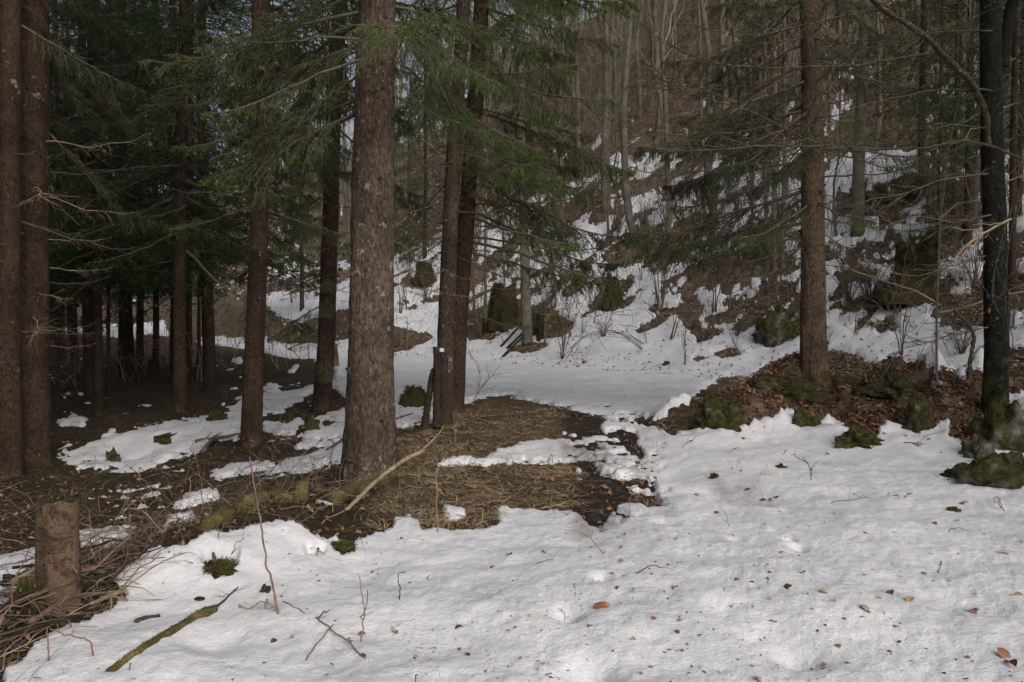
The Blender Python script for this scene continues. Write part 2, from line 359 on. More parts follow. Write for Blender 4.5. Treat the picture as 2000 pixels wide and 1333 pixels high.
# hand-read snow outlines, photo pixels on the ground
W_ = [(0, 1333), (47, 1299), (65, 1274), (109, 1245), (174, 1216), (203, 1201), (225, 1176), (254, 1154), (199, 1140), (232, 1118), (286, 1085), (315, 1078), (355, 1078), (384, 1067), (409, 1056), (464, 1053), (525, 1038), (580, 1038), (608, 1053), (645, 1058), (698, 1056), (763, 1042), (770, 1022), (817, 1024), (825, 1045), (861, 1038), (926, 1038), (973, 1027), (973, 1009), (955, 1000), (984, 984), (1031, 993), (1107, 1000), (1136, 1012), (1139, 1026), (1165, 1035), (1194, 1015), (1185, 1000), (1227, 985), (1258, 987), (1303, 983), (1275, 970), (1248, 973), (1223, 965), (1214, 948), (1210, 935), (1193, 933), (1170, 923), (1172, 916), (1143, 908), (1107, 904), (998, 906), (897, 908), (853, 914), (853, 904), (948, 893), (1002, 872), (1057, 859), (1080, 858), (1122, 862), (1181, 849), (1168, 830), (1193, 822), (1158, 809), (1122, 809), (1111, 797), (1084, 795), (1024, 780), (975, 771), (945, 776), (900, 791), (850, 830), (770, 838), (766, 790), (690, 790), (641, 752), (655, 722), (612, 702), (560, 698), (520, 690), (470, 680), (430, 675), (385, 675), (385, 660), (420, 657), (473, 660), (520, 657), (555, 672), (610, 672), (640, 668), (690, 664), (765, 672), (800, 674), (830, 660), (812, 645), (770, 636), (750, 600), (500, 545), (480, 520), (700, 510), (860, 470), (980, 400), (1150, 340), (1200, 300), (2050, 290), (2100, 1333)]
SNOW = [W_,
 [(100, 643), (200, 633), (325, 627), (322, 640), (335, 660), (300, 652), (240, 662), (180, 650), (105, 650)],
 [(450, 702), (473, 696), (473, 712), (452, 708)], [(556, 732), (580, 710), (590, 713), (570, 730)],
 [(506, 776), (517, 757), (536, 750), (555, 769), (607, 750), (640, 752), (607, 772), (570, 787), (555, 800), (525, 810), (506, 821), (470, 830), (469, 790)],
 [(180, 851), (240, 836), (322, 825), (360, 810), (416, 808), (450, 799), (469, 772), (510, 780), (510, 825), (471, 825), (469, 862), (412, 862), (405, 881), (337, 892), (326, 900), (262, 926), (180, 919), (105, 904), (109, 885), (169, 870), (210, 862), (240, 855)],
 [(508, 825), (540, 825), (600, 825), (645, 810), (675, 800), (765, 800), (765, 870), (690, 905), (664, 907), (619, 911), (562, 919), (506, 919), (450, 934), (424, 945), (397, 937), (442, 922), (525, 900), (600, 892), (630, 870), (570, 885), (600, 847), (544, 851), (510, 844)],
 [(103, 826), (140, 812), (172, 810), (165, 830), (130, 835)],
 [(0, 1095), (30, 1088), (85, 1075), (120, 1080), (110, 1170), (60, 1205), (0, 1180)], [(150, 1042), (220, 1036), (262, 1048), (240, 1070), (160, 1068)],
 [(340, 990), (370, 968), (400, 958), (437, 964), (400, 982), (370, 990)], [(300, 1004), (350, 1000), (385, 1008), (345, 1018)], [(560, 640), (490, 560), (480, 530), (560, 560), (640, 580), (690, 560), (690, 600), (640, 612)]]
BARE = [
 [(1540, 695), (1563, 686), (1620, 687), (1669, 689), (1690, 704), (1710, 709), (1740, 697), (1800, 704), (1839, 716), (1878, 734), (1890, 732), (1917, 702), (1977, 679), (2060, 684), (2060, 765), (1968, 771), (1963, 779), (1949, 783), (1943, 799), (1936, 811), (1965, 812), (1977, 826), (2000, 842), (2060, 850), (2060, 890), (1977, 882), (1968, 875), (1938, 873), (1885, 878), (1869, 863), (1850, 858), (1862, 824), (1846, 822), (1814, 831), (1788, 829), (1780, 815), (1777, 831), (1742, 832), (1738, 824), (1729, 822), (1731, 831), (1711, 842), (1717, 852), (1701, 863), (1687, 868), (1641, 865), (1669, 844), (1639, 835), (1653, 829), (1630, 819), (1620, 806), (1600, 824), (1586, 835), (1563, 835), (1545, 831), (1558, 815), (1558, 803), (1540, 801), (1525, 799), (1514, 816), (1465, 825), (1461, 832), (1424, 835), (1408, 824), (1380, 835), (1353, 841), (1311, 847), (1290, 841), (1258, 828), (1216, 811), (1248, 818), (1290, 822), (1309, 805), (1294, 795), (1321, 793), (1349, 782), (1375, 757), (1424, 735), (1469, 735), (1506, 709)],
 [(1189, 851), (1206, 843), (1237, 845), (1252, 853), (1242, 866), (1227, 867), (1210, 860)], [(1225, 885), (1240, 881), (1263, 883), (1261, 889), (1248, 893), (1231, 888)],
 [(1244, 940), (1269, 944), (1288, 947), (1275, 956), (1258, 951)], [(1147, 885), (1179, 883), (1181, 891), (1160, 893)], [(1118, 845), (1135, 855), (1130, 865), (1120, 860)],
 [(385, 1112), (400, 1098), (440, 1090), (472, 1095), (450, 1112), (410, 1122)], [(645, 1072), (680, 1058), (700, 1064), (690, 1080), (655, 1082)], [(590, 1090), (615, 1078), (645, 1080), (625, 1092)],
 [(800, 685), (765, 690), (765, 640), (790, 655), (840, 645), (842, 660)],
]
BLOB = [  # cx, cy, rx, ry, tilt (degrees, up to the right): bare places on the hillside
 (825, 548, 34, 10, 0), (938, 652, 30, 13, 0), (985, 612, 52, 26, 0), (1065, 632, 52, 26, -10), (1035, 680, 38, 10, 8), (1198, 590, 30, 14, 0), (870, 575, 50, 6, 22),
 (930, 545, 60, 12, 10), (1010, 505, 60, 14, 12), (1135, 560, 38, 7, 25), (1075, 530, 24, 8, 0), (1150, 530, 30, 6, 25), (1085, 425, 60, 16, 10), (1165, 400, 50, 34, 15), (1230, 480, 70, 26, 32),
 (1320, 500, 14, 40, 35), (1345, 440, 60, 16, 30), (1360, 465, 60, 22, 20), (1400, 535, 60, 26, 15), (1460, 500, 60, 26, 10), (1500, 520, 60, 18, 0), (1330, 565, 34, 6, 25), (1290, 604, 34, 9, 0), (1277, 632, 36, 9, 25),
 (1350, 590, 14, 26, 35), (1345, 625, 14, 34, 35), (1405, 622, 30, 12, 0), (1420, 690, 30, 8, 0), (1385, 655, 30, 12, 20), (1525, 645, 50, 26, 25), (1540, 590, 26, 40, 20), (1430, 590, 18, 10, 30),
 (1650, 500, 70, 16, 0), (1660, 535, 60, 10, 0), (1720, 495, 60, 20, -10), (1700, 592, 70, 12, 8), (1725, 636, 26, 8, 0), (1785, 560, 75, 40, 0), (1890, 608, 70, 34, 0), (1840, 480, 100, 26, 0), (1660, 395, 90, 20, 0), (1760, 425, 50, 8, -10), (1860, 430, 60, 40, 0), (1760, 370, 120, 18, 0),
 (1960, 560, 60, 40, 0), (1960, 480, 60, 30, 0), (1290, 350, 60, 14, 30), (1420, 380, 60, 14, 20), (1500, 440, 50, 14, 20), (560, 560, 60, 10, 0), (640, 540, 50, 14, 0), (790, 590, 20, 5, 0), (1300, 712, 7, 3, 0), (1140, 708, 8, 4, 0), (1240, 676, 10, 4, 0), (1370, 700, 20, 4, 10), (1470, 620, 30, 8, 30)]
PW, PH = 1000, 667
def raster(poly, out, val):
    P = np.array(poly, float) / 2; x0, y0 = np.floor(P.min(0)).astype(int); x1, y1 = np.ceil(P.max(0)).astype(int)
    x0 = max(x0, 0); y0 = max(y0, 0); x1 = min(x1, PW - 1); y1 = min(y1, PH - 1)
    X, Y = np.meshgrid(np.arange(x0, x1 + 1), np.arange(y0, y1 + 1)); ins = np.zeros(X.shape, bool)
    for (ax, ay), (bx, by) in zip(P, np.roll(P, -1, 0)):
        if ay == by: continue
        c = (ay > Y) != (by > Y); ins ^= c & (X < (bx - ax) * (Y - ay) / (by - ay) + ax)
    sub = out[y0:y1 + 1, x0:x1 + 1]; sub[ins] = val
def blur(a, r):
    for ax in (0, 1):
        for _ in range(2):
            c = np.cumsum(np.pad(a, [(r + 1, r) if i == ax else (0, 0) for i in (0, 1)], mode='edge'), axis=ax)
            a = (np.take(c, np.arange(2 * r + 1, c.shape[ax]), ax) - np.take(c, np.arange(0, c.shape[ax] - 2 * r - 1), ax)) / (2 * r + 1)
    return a
SM = np.zeros((PH, PW))
for p in SNOW: raster(p, SM, 1.0)
for p in BARE: raster(p, SM, 0.0)
for p in ([(1735, 815 - 18), (1700, 798), (1722, 793)], [(1815, 745), (1832, 740), (1848, 750), (1840, 758), (1822, 756)], [(1088, 843), (1110, 838), (1128, 840), (1125, 850), (1095, 850)], [(1120, 925), (1130, 920), (1145, 928), (1150, 931), (1125, 930)], [(1050, 915), (1060, 911), (1078, 914), (1070, 918), (1052, 918)], [(868, 1000), (900, 994), (926, 998), (890, 1022), (862, 1022)]): raster(p, SM, 1.0)
yy, xx = np.mgrid[0:PH, 0:PW]
for cx, cy, rx, ry, a in BLOB:
    ca, sa = math.cos(math.radians(a)), math.sin(math.radians(a)); dx = xx * 2 - cx; dy = yy * 2 - cy
    u = dx * ca - dy * sa; v = dx * sa + dy * ca; e = (u / rx) ** 2 + (v / ry) ** 2
    SM = np.minimum(SM, np.clip((e - 0.75) * 1.6, 0, 1))
SM = np.where(yy > 430, blur(SM, 3), blur(SM, 2))
GR = np.zeros((PH, PW)); MU = np.zeros((PH, PW)); LF = np.zeros((PH, PW)); SL = np.zeros((PH, PW))
for p in ([(830, 830), (900, 785), (975, 765), (1030, 776), (1095, 800), (1110, 840), (1080, 862), (1000, 880), (900, 905), (840, 900)], [(830, 900), (1100, 898), (1150, 930), (1130, 1010), (960, 1005), (950, 1040), (820, 1045)], [(1300, 800), (1400, 790), (1400, 850), (1280, 850)], [(780, 860), (860, 850), (850, 1040), (700, 1040)]): raster(p, GR, 1.0)
for p in ([(1070, 790), (1200, 790), (1280, 835), (1300, 880), (1320, 990), (1180, 1050), (1100, 1010), (1130, 960), (1110, 905), (1110, 850)], [(1220, 805), (1310, 815), (1320, 850), (1260, 840)]): raster(p, MU, 1.0)
raster([(1380, 740), (1550, 680), (2100, 670), (2100, 900), (1500, 880), (1400, 840)], LF, 1.0); raster([(740, 620), (900, 560), (2100, 400), (2100, 700), (1300, 740), (900, 700)], LF, 1.0); raster([(0, 0), (2000, 0), (2000, 560), (400, 640), (0, 600)], LF, 1.0)
raster([(380, 600), (700, 590), (860, 640), (800, 700), (380, 670)], LF, 0.8); raster([(850, 860), (930, 830), (1000, 870), (870, 905)], LF, 0.7)
for p in ([(1090, 870), (1180, 870), (1190, 905), (1200, 925), (1150, 912), (1100, 900)], [(1230, 925), (1265, 930), (1270, 950), (1245, 945)], [(1120, 1005), (1240, 1000), (1230, 1030), (1180, 1050), (1120, 1040)], [(1110, 1045), (1160, 1050), (1150, 1065), (1115, 1060)], [(1380, 935), (1430, 950), (1500, 955), (1450, 970), (1400, 965)], [(1290, 1005), (1320, 1015), (1330, 1025), (1300, 1022)]): raster(p, SL, 1.0)
GR = blur(GR, 5); MU = blur(MU, 4); LF = blur(LF, 8); SL = blur(SL, 4)
def look(A, px, py):
    ix = np.clip((px / 2), 0, PW - 1.001); iy = np.clip((py / 2), 0, PH - 1.001)
    x0 = ix.astype(int); y0 = iy.astype(int); fx = ix - x0; fy = iy - y0
    return (A[y0, x0] * (1 - fx) + A[y0, x0 + 1] * fx) * (1 - fy) + (A[y0 + 1, x0] * (1 - fx) + A[y0 + 1, x0 + 1] * fx) * fy
FXY, FZ = None, None
def masks(x, y, g):
    px, py = proj(x, y, g); front = y > 0.5
    py = np.where(py > 1325, 1325, py); m = look(SM, px, py)
    edge_n = fbm(x, y, 5.0, 4, s=21, g=0.6)
    s = -sdist(x, y, FOOT)
    # streaks running up and down the hillside
    u = (x + y) * 0.707; v = (x - y) * 0.707
    hn = fbm(v * 0.9, u * 0.35, 1.0, 5, s=31, g=0.62)
    far = sstep(0.3, 5, s) * (y > 8)
    hi = sstep(470, 330, py)
    k = (m - 0.5) * 2.4 + (1.5 * edge_n + 1.2 * fbm(x, y, 14.0, 3, s=23, g=0.7) * np.clip(12 / (y + 2), 0, 1)) * (0.12 + 3.6 * m * (1 - m)) * np.clip(1.2 - y * 0.02, 0.5, 1)
    k = k * (1 - 0.35 * far) + far * (3.4 * fbm(v * 2.6, u * 1.1, 1.0, 5, s=33, g=0.72) + 2.4 * hn - 0.36 - hi * 0.12)
    lt = (sdist(x, y, LEFT) > 0.8) & (s < 0)
    k = np.where(lt, k + 3.0 * fbm(x * 1.5, y * 2.6, 1.2, 5, s=37, g=0.75) - 0.1 , k)
    mu = look(MU, px, py) * (y > 0.5)
    k = k - mu * (0.60 + 2.6 * fbm(x * 1.0, y * 0.8, 4.5, 4, s=61, g=0.65))
    k = k * 1.3
    outside = (px < 0) | (px > 2000) | (~front)
    ks = np.where(sdist(x, y, LEFT) > 0, -1.0, np.where(s > 3, hn * 2 - 0.4, 1.0))
    k = np.where(~front, ks, k)
    k = k - 3 * sstep(16, 26, s) + 0
    return np.clip(k, -1, 1), px, py
def dimples(x, y):
    d = 0
    for px, py, r, dep in ((1105, 1200, .07, .05), (1152, 1302, .10, .06), (1175, 1132, .05, .04), (1565, 1272, .11, .05), (1420, 955, .30, .09), (1460, 968, .25, .06), (1560, 1068, .05, .05), (1543, 1052, .04, .04), (1930, 893, .08, .05), (1437, 1050, .05, .03), (410, 1250, .14, .03), (250, 1140, .10, -.01), (1500, 1240, .16, .03), (1660, 960, .2, .02), (1750, 1010, .15, .02), (1300, 1015, .09, .035), (1140, 1055, .12, .03), (1230, 935, .12, .03), (1170, 895, .12, .03), (1850, 1180, .2, .03), (1420, 1200, .12, .025), (900, 1230, .2, .02), (700, 1120, .15, .015)):
        c = at_ground_flat(px, py); d = d - 1.5 * dep * np.exp(-(((x - c[0]) ** 2 + (y - c[1]) ** 2) / r ** 2))
    return d
def at_ground_flat(px, py):
    r = ray(px, py); t = -(CAMZ - 0.05) / r[2]; return np.array([0, 0, CAMZ]) + r * t
def fields(x, y):
    g0 = G0(x, y); k, px, py = masks(x, y, g0)
    r = np.hypot(x, y); rough = np.clip(14 / (r + 4), 0.3, 1)
    s = -sdist(x, y, FOOT)
    g = g0 + rough * 0.035 * fbm(x, y, 3.2, 4, s=41, g=0.6)
    T = 0.050 + 0.015 * sstep(0, 5, s)
    sn = g0 + T * np.minimum(k, 0.75) * 1.2 + 0.055 * fbm(x, y, 1.2, 3, s=51) + 0.013 * fbm(x, y, 6.0, 3, s=55) * rough + 0.006 * fbm(x, y, 22.0, 2, s=57) * (r < 9) + dimples(x, y)
    g = g - 0.13 * sstep(0.5, 0.75, k) * (r < 40)
    sn = np.where(k > 0.75, np.maximum(sn, g + 0.012), sn)
    return g, sn, k, px, py
def top(x, y):
    g, sn, *_ = fields(np.atleast_1d(np.asarray(x, float)), np.atleast_1d(np.asarray(y, float))); return np.maximum(g, sn)
TT = np.geomspace(1.2, 170, 1600)
def at_ground(px, py):
    r = ray(px, py); t = TT
    X = r[0] * t; Y = r[1] * t; Z = CAMZ + r[2] * t
    z = top(X, Y); i = np.argmax(Z < z)
    if Z[i] >= z[i]: i = len(t) - 1
    if i == 0: return np.array([X[0], Y[0], z[0]])
    a = (Z[i - 1] - z[i - 1]) / ((Z[i - 1] - z[i - 1]) - (Z[i] - z[i]) + 1e-9); tt = t[i - 1] + a * (t[i] - t[i - 1])
    x, y = r[0] * tt, r[1] * tt; return np.array([x, y, float(top(x, y)[0])])

def build_terrain():
    half = math.radians(41); na = 660
    A = np.concatenate([np.linspace(-half, half, na), np.linspace(half, 2 * PI - half, 70)[1:-1]]); nA = len(A)
    Rr = np.concatenate([np.geomspace(0.7, 1.9, 14)[:-1], np.geomspace(1.9, 75, 560)[:-1], np.geomspace(75, 420, 40)]); nR = len(Rr)
    AA, RR = np.meshgrid(A, Rr); X = RR * np.sin(AA); Y = RR * np.cos(AA)
    g, sn, k, px, py = fields(X, Y)
    i = np.arange(nR - 1)[:, None]; j = np.arange(nA)[None]; jn = (j + 1) % nA
    Q = np.stack([i * nA + j, i * nA + jn, (i + 1) * nA + jn, (i + 1) * nA + j], -1).reshape(-1, 4)[:, ::-1]
    hid = (sn - g) > 0.012                       # ground wholly under snow can be coarse: leave it out
    col = np.zeros((nR * nA, 4)); front = (Y > 0.5) & (px > -200) & (px < 2200)
    fr = front.ravel().astype(float)
    s = -sdist(X, Y, FOOT)
    col[:, 0] = np.where(fr > 0, look(LF, px, py).ravel(), (s > 0).ravel()); col[:, 1] = look(GR, px, py).ravel() * fr; col[:, 2] = look(MU, px, py).ravel() * fr; col[:, 3] = 1
    c0 = np.array([[0, 0, float(G0(np.array([0.]), np.array([0.]))[0])]])
    mb = MB(); V = np.stack([X, Y, g], -1).reshape(-1, 3); V = np.concatenate([V, c0]); col = np.concatenate([col, col[:1]])
    T = np.stack([np.full(nA, nR * nA), np.arange(nA), (np.arange(nA) + 1) % nA], -1)[:, ::-1]
    hq = hid.ravel()[Q].all(1)
    gm = MB(); gm.add(V, Q[~hq], T)
    o = obj('ground', gm.mesh('ground', [M['ground']], True, col)); tag(o, kind='structure')
    sc = np.zeros((nR * nA + 1, 4)); sc[:-1, 0] = np.clip(look(SL, px, py).ravel() * fr + np.clip(0.25 - k.ravel(), 0, 1) * 0.5 * (look(MU, px, py).ravel() * fr), 0, 1); sc[:, 3] = 1
    Vs = np.stack([X, Y, sn], -1).reshape(-1, 3); c1 = c0.copy(); c1[0, 2] += 0.06; Vs = np.concatenate([Vs, c1])
    deep = ((sn - g) < -0.02) | (RR > 95)
    dq = deep.ravel()[Q].all(1)
    sm = MB(); sm.add(Vs, Q[~dq], T)
    o = obj('snow', sm.mesh('snow', [M['snow']], True, sc)); tag(o, kind='structure')
build_terrain()
# ------------------------------------------------------------------ spruce branches (shared meshes, +X outwards)
def spruce_branch(seed, live=1.0, nsub=26, ntw=7, nn=7, nl=0.017, nw=0.0028, droop=0.25, inner=0.12, sides=4, wood=True, needles_on=True):
    """unit-length branch"""
    R = np.random.default_rng(seed); mb = MB()
    K = 11; t = np.linspace(0, 1, K)
    wob = np.cumsum(R.normal(0, 0.010, K)); wob2 = np.cumsum(R.normal(0, 0.008, K))
    ax = np.stack([t * (1 - 0.06 * t), wob, -droop * t ** 1.3 + droop * 0.55 * t ** 3 + wob2], 1)
    def axp(q):
        return np.stack([np.interp(q, t, ax[:, i]) for i in range(3)], -1)
    V, Q = tubes(ax, 0.0085 * (1 - 0.85 * t) + 0.0012, sides); mb.add(V, Q, m=0)
    q = np.repeat(np.linspace(inner, 0.985, nsub), 2) + R.normal(0, 0.010, nsub * 2); q = np.clip(q, inner * 0.8, 0.995)
    keep = R.random(nsub * 2) < (0.93 if live else 0.6); q = q[keep]; side = np.tile([1, -1], nsub)[keep]
    B = len(q); base = axp(q)
    ln = (0.34 * (1 - q) ** 0.75 * (0.35 + 0.65 * np.clip(q / 0.35, 0, 1)) + 0.05) * R.uniform(0.6, 1.15, B)
    ang = np.radians(R.uniform(42, 68, B)); dirs = np.stack([np.cos(ang), side * np.sin(ang), R.normal(-0.12, 0.16, B)], 1)
    dirs /= np.linalg.norm(dirs, axis=1, keepdims=True)
    k2 = 5; tt = np.linspace(0, 1, k2)
    hang = R.uniform(0.15, 0.75, B)
    P = base[:, None] + dirs[:, None] * (ln[:, None] * tt)[:, :, None]; P[:, :, 2] -= (hang * ln)[:, None] * tt[None] ** 1.7
    P[:, 1:, :2] += R.normal(0, 0.004, (B, k2 - 1, 2))
    if wood:
        V, Q = tubes(P, np.broadcast_to(0.0022 * (1 - 0.7 * tt) + 0.0005, (B, k2)), 3); mb.add(V, Q, m=0)
    segs = [];  # twiglets
    nt_ = ntw; u = R.uniform(0.12, 1.0, (B, nt_)); idx = np.clip((u * (k2 - 1)).astype(int), 0, k2 - 2); fr = (u * (k2 - 1)) - idx
    bi = np.arange(B)[:, None]; b0 = P[bi, idx] * (1 - fr[..., None]) + P[bi, idx + 1] * fr[..., None]
    sd = P[bi, idx + 1] - P[bi, idx]; sd /= np.linalg.norm(sd, axis=2, keepdims=True) + 1e-9
    rnd = R.normal(0, 0.55, sd.shape); rnd[..., 2] = rnd[..., 2] * 0.5 - 0.38
    td = sd + rnd; td /= np.linalg.norm(td, axis=2, keepdims=True)
    tl = (0.13 * (1 - u * 0.55) * R.uniform(0.5, 1.2, u.shape)) * np.clip(ln / 0.25, 0.35, 1.1)[:, None]
    b0 = b0.reshape(-1, 3); td = td.reshape(-1, 3); tl = tl.reshape(-1); 
    if wood:
        e0 = np.stack([b0, b0 + td * tl[:, None]], 1); V, Q = tubes(e0, np.full((len(e0), 2), 0.0009), 3); mb.add(V, Q, m=0)
    if needles_on:
        # needles along twiglets
        f = R.random((len(b0), nn)) ; bb = b0[:, None] + td[:, None] * (tl[:, None] * f)[..., None]
        nd = td[:, None] * 0.8 + R.normal(0, 0.6, bb.shape)
        V, T = needles(bb.reshape(-1, 3), nd.reshape(-1, 3), nl * R.uniform(0.7, 1.2, bb.shape[0] * nn), nw); mb.add(V, None, T, m=1)
        # along the sub-branches
        n2 = nn + 4; f = R.uniform(0.05, 1, (B, n2)); idx = np.clip((f * (k2 - 1)).astype(int), 0, k2 - 2); fr = (f * (k2 - 1)) - idx
        bb = P[bi, idx] * (1 - fr[..., None]) + P[bi, idx + 1] * fr[..., None]; sd = P[bi, idx + 1] - P[bi, idx]; sd /= np.linalg.norm(sd, axis=2, keepdims=True) + 1e-9
        nd = sd + R.normal(0, 0.6, sd.shape)
        V, T = needles(bb.reshape(-1, 3), nd.reshape(-1, 3), nl * 1.1 * R.uniform(0.7, 1.2, B * n2), nw); mb.add(V, None, T, m=1)
    return mb
def dead_branch(seed, fine=True):
    R = np.random.default_rng(seed); mb = MB(); K = 10; t = np.linspace(0, 1, K)
    ax = np.stack([t, np.cumsum(R.normal(0, 0.014, K)), -R.uniform(0.05, 0.35) * t ** 1.2 + 0.2 * t ** 3 + np.cumsum(R.normal(0, 0.010, K))], 1)
    V, Q = tubes(ax, 0.0065 * (1 - 0.85 * t) + 0.0008, 5); mb.add(V, Q)
    n = R.integers(9, 18); q = R.uniform(0.15, 1, n); base = np.stack([np.interp(q, t, ax[:, i]) for i in range(3)], -1)
    ln = 0.3 * (1.05 - q) * R.uniform(0.4, 1.3, n) + 0.04; s = R.choice([-1, 1], n); a = np.radians(R.uniform(30, 75, n))
    d = np.stack([np.cos(a), s * np.sin(a), R.normal(-0.15, 0.25, n)], 1); tt = np.linspace(0, 1, 5)
    P = base[:, None] + d[:, None] * (ln[:, None] * tt)[..., None]; P[:, :, 2] -= (R.uniform(0, .4, n) * ln)[:, None] * tt ** 2; P[:, 1:] += R.normal(0, 0.006, (n, 4, 3))
    V, Q = tubes(P, np.broadcast_to(0.0022 * (1 - 0.7 * tt) + 0.0005, (n, 5)), 3); mb.add(V, Q)
    m = 4; u = R.uniform(0.2, 1, (n, m)); i = np.clip((u * 4).astype(int), 0, 3); bi = np.arange(n)[:, None]
    b0 = P[bi, i].reshape(-1, 3); dd = (np.repeat(d, m, 0) + R.normal(0, 0.6, (n * m, 3))); dd[:, 2] -= 0.2
    e = np.stack([b0, b0 + dd * (np.repeat(ln, m) * 0.28)[:, None]], 1); V, Q = tubes(e, np.tile([0.0009, 0.0005], (n * m, 1)), 3); mb.add(V, Q)
    return mb
LIVE = [spruce_branch(100 + i, nsub=32, ntw=9, nn=14, droop=[0.18, 0.30, 0.42, 0.24, 0.36, 0.12][i]).mesh('live_branch', [M['twig'], M['needle']]) for i in range(6)]
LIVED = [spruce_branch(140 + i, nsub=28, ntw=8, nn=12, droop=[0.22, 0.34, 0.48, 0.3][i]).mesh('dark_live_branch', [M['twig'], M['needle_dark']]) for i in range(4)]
SPARSE = [spruce_branch(160 + i, nsub=18, ntw=6, nn=10, droop=[0.22, 0.34, 0.14, 0.4][i], inner=0.42).mesh('sparse_branch', [M['twig'], M['needle']]) for i in range(4)]
DEAD = [dead_branch(200 + i).mesh('dead_branch', [M['twig']]) for i in range(6)]
DEADP = [dead_branch(220 + i).mesh('pale_dead_branch', [M['twig_pale']]) for i in range(3)]
LOD = [spruce_branch(300 + i, nsub=16, ntw=5, nn=5, nl=0.026, nw=0.0062, droop=[0.2, 0.32, 0.45, 0.28][i], sides=3, wood=False).arrays() for i in range(4)]
LODD = [dead_branch(330 + i).arrays() for i in range(2)]

def xf(loc, rz, ry, sc, rx=0.0):
    return Matrix.Translation(loc) @ Euler((rx, ry, rz), 'XYZ').to_matrix().to_4x4() @ Matrix.Diagonal((sc, sc, sc, 1))
def crown_mesh(name, seed, z0, z1, r0, n, mats, rpow=0.8, dead_below=0.0):
    """a whole crown, from z0 up to z1 (metres above the foot of the tree)"""
    R = np.random.default_rng(seed); mb = MB()
    for i in range(n):
        f = (i + R.random()) / n; z = z0 + (z1 - z0) * f ** 0.92; L = r0 * ((z1 - z) / (z1 - z0)) ** rpow * R.uniform(0.75, 1.15) + 0.25
        mb.merge(LOD[R.integers(4)], xf((0, 0, z), i * 2.39996 + R.normal(0, 0.3), R.uniform(-0.15, 0.30) - 0.35 * f, L, R.normal(0, 0.25)))
    return mb.mesh(name, mats, False)
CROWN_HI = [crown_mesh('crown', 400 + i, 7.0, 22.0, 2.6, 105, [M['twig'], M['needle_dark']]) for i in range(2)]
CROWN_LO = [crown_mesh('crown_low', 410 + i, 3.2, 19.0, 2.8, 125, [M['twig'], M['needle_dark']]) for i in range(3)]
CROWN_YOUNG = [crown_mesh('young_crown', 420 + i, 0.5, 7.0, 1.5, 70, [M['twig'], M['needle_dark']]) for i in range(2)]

def trunk_mesh(pts, rad, sides, mat, seed, flare=0.45, fh=0.35, knots=10, rough=0.05, burl=None):
    """pts: local control points, rad: radii at them"""
    R = np.random.default_rng(seed); pts = np.array(pts, float); rad = np.array(rad, float)
    ln = np.concatenate([[0], np.cumsum(np.linalg.norm(np.diff(pts, axis=0), axis=1))]); tot = ln[-1]
    nr = int(min(240, max(16, min(tot, 8) / 0.05 if sides > 20 else min(tot, 24) / 0.22)))
    u = np.concatenate([np.linspace(0, min(8, tot), int(nr * 0.85), endpoint=False), np.linspace(min(8, tot), tot, max(6, int(nr * 0.15)))]) if tot > 8 else np.linspace(0, tot, nr)
    P = np.stack([np.interp(u, ln, pts[:, i]) for i in range(3)], -1); r = np.interp(u, ln, rad)
    P[:, 0] += 0.02 * np.sin(u * 0.9 + seed) * np.minimum(u, 1); P[:, 1] += 0.02 * np.cos(u * 0.7 + seed * 2) * np.minimum(u, 1)
    r = r * (1 + flare * np.exp(-(u / fh)))
    V, Q = tubes(P, r, sides); V = V.reshape(len(u), sides, 3); C = P[:, None]; D = V - C
    a = np.arange(sides) * 2 * PI / sides; ca = np.cos(a)[None] ; sa = np.sin(a)[None]; zz = u[:, None]
    lobes = np.exp(-(u / (fh * 1.2)))[:, None] * 0.20 * np.cos(5 * a + seed)[None] * flare
    nz = rough * (1.2 * vn(ca * 2 + 5, sa * 2, zz * 1.3, s=seed) + 0.7 * vn(ca * 7, sa * 7 + 3, zz * 7, s=seed + 1) + (0.45 * vn(ca * 18, sa * 18 + 3, zz * 24, s=seed + 2) if sides > 20 else 0))
    if burl is not None:
        for (bz, ba, bh, bw) in burl:
            nz = nz + bh * np.exp(-((zz - bz) / bw) ** 2) * np.exp(-((np.angle(np.exp(1j * (a - ba)))[None]) / 0.7) ** 2)
    V = C + D * (1 + lobes + nz)[..., None]
    mb = MB(); mb.add(V.reshape(-1, 3), Q)
    for i in range(knots):
        z = R.uniform(0.3, min(tot, 7)); aa = R.uniform(0, 2 * PI); c = np.array([np.interp(z, u, P[:, j]) for j in range(3)]); rr = np.interp(z, u, r)
        d = np.array([math.cos(aa), math.sin(aa), R.uniform(-0.2, 0.3)]); L = R.uniform(0.008, 0.05); kr = R.uniform(0.008, 0.017)
        pp = np.stack([c + d * rr * 0.9, c + d * (rr + 0.004), c + d * (rr + L)]); V2, Q2, T2 = tubes(pp, np.array([kr * 1.7, kr * 1.3, kr * 0.7]), 6, caps=True)
        mb.add(V2, Q2, T2, m=1)
    return mb.mesh('trunk', [mat, M['knot']])

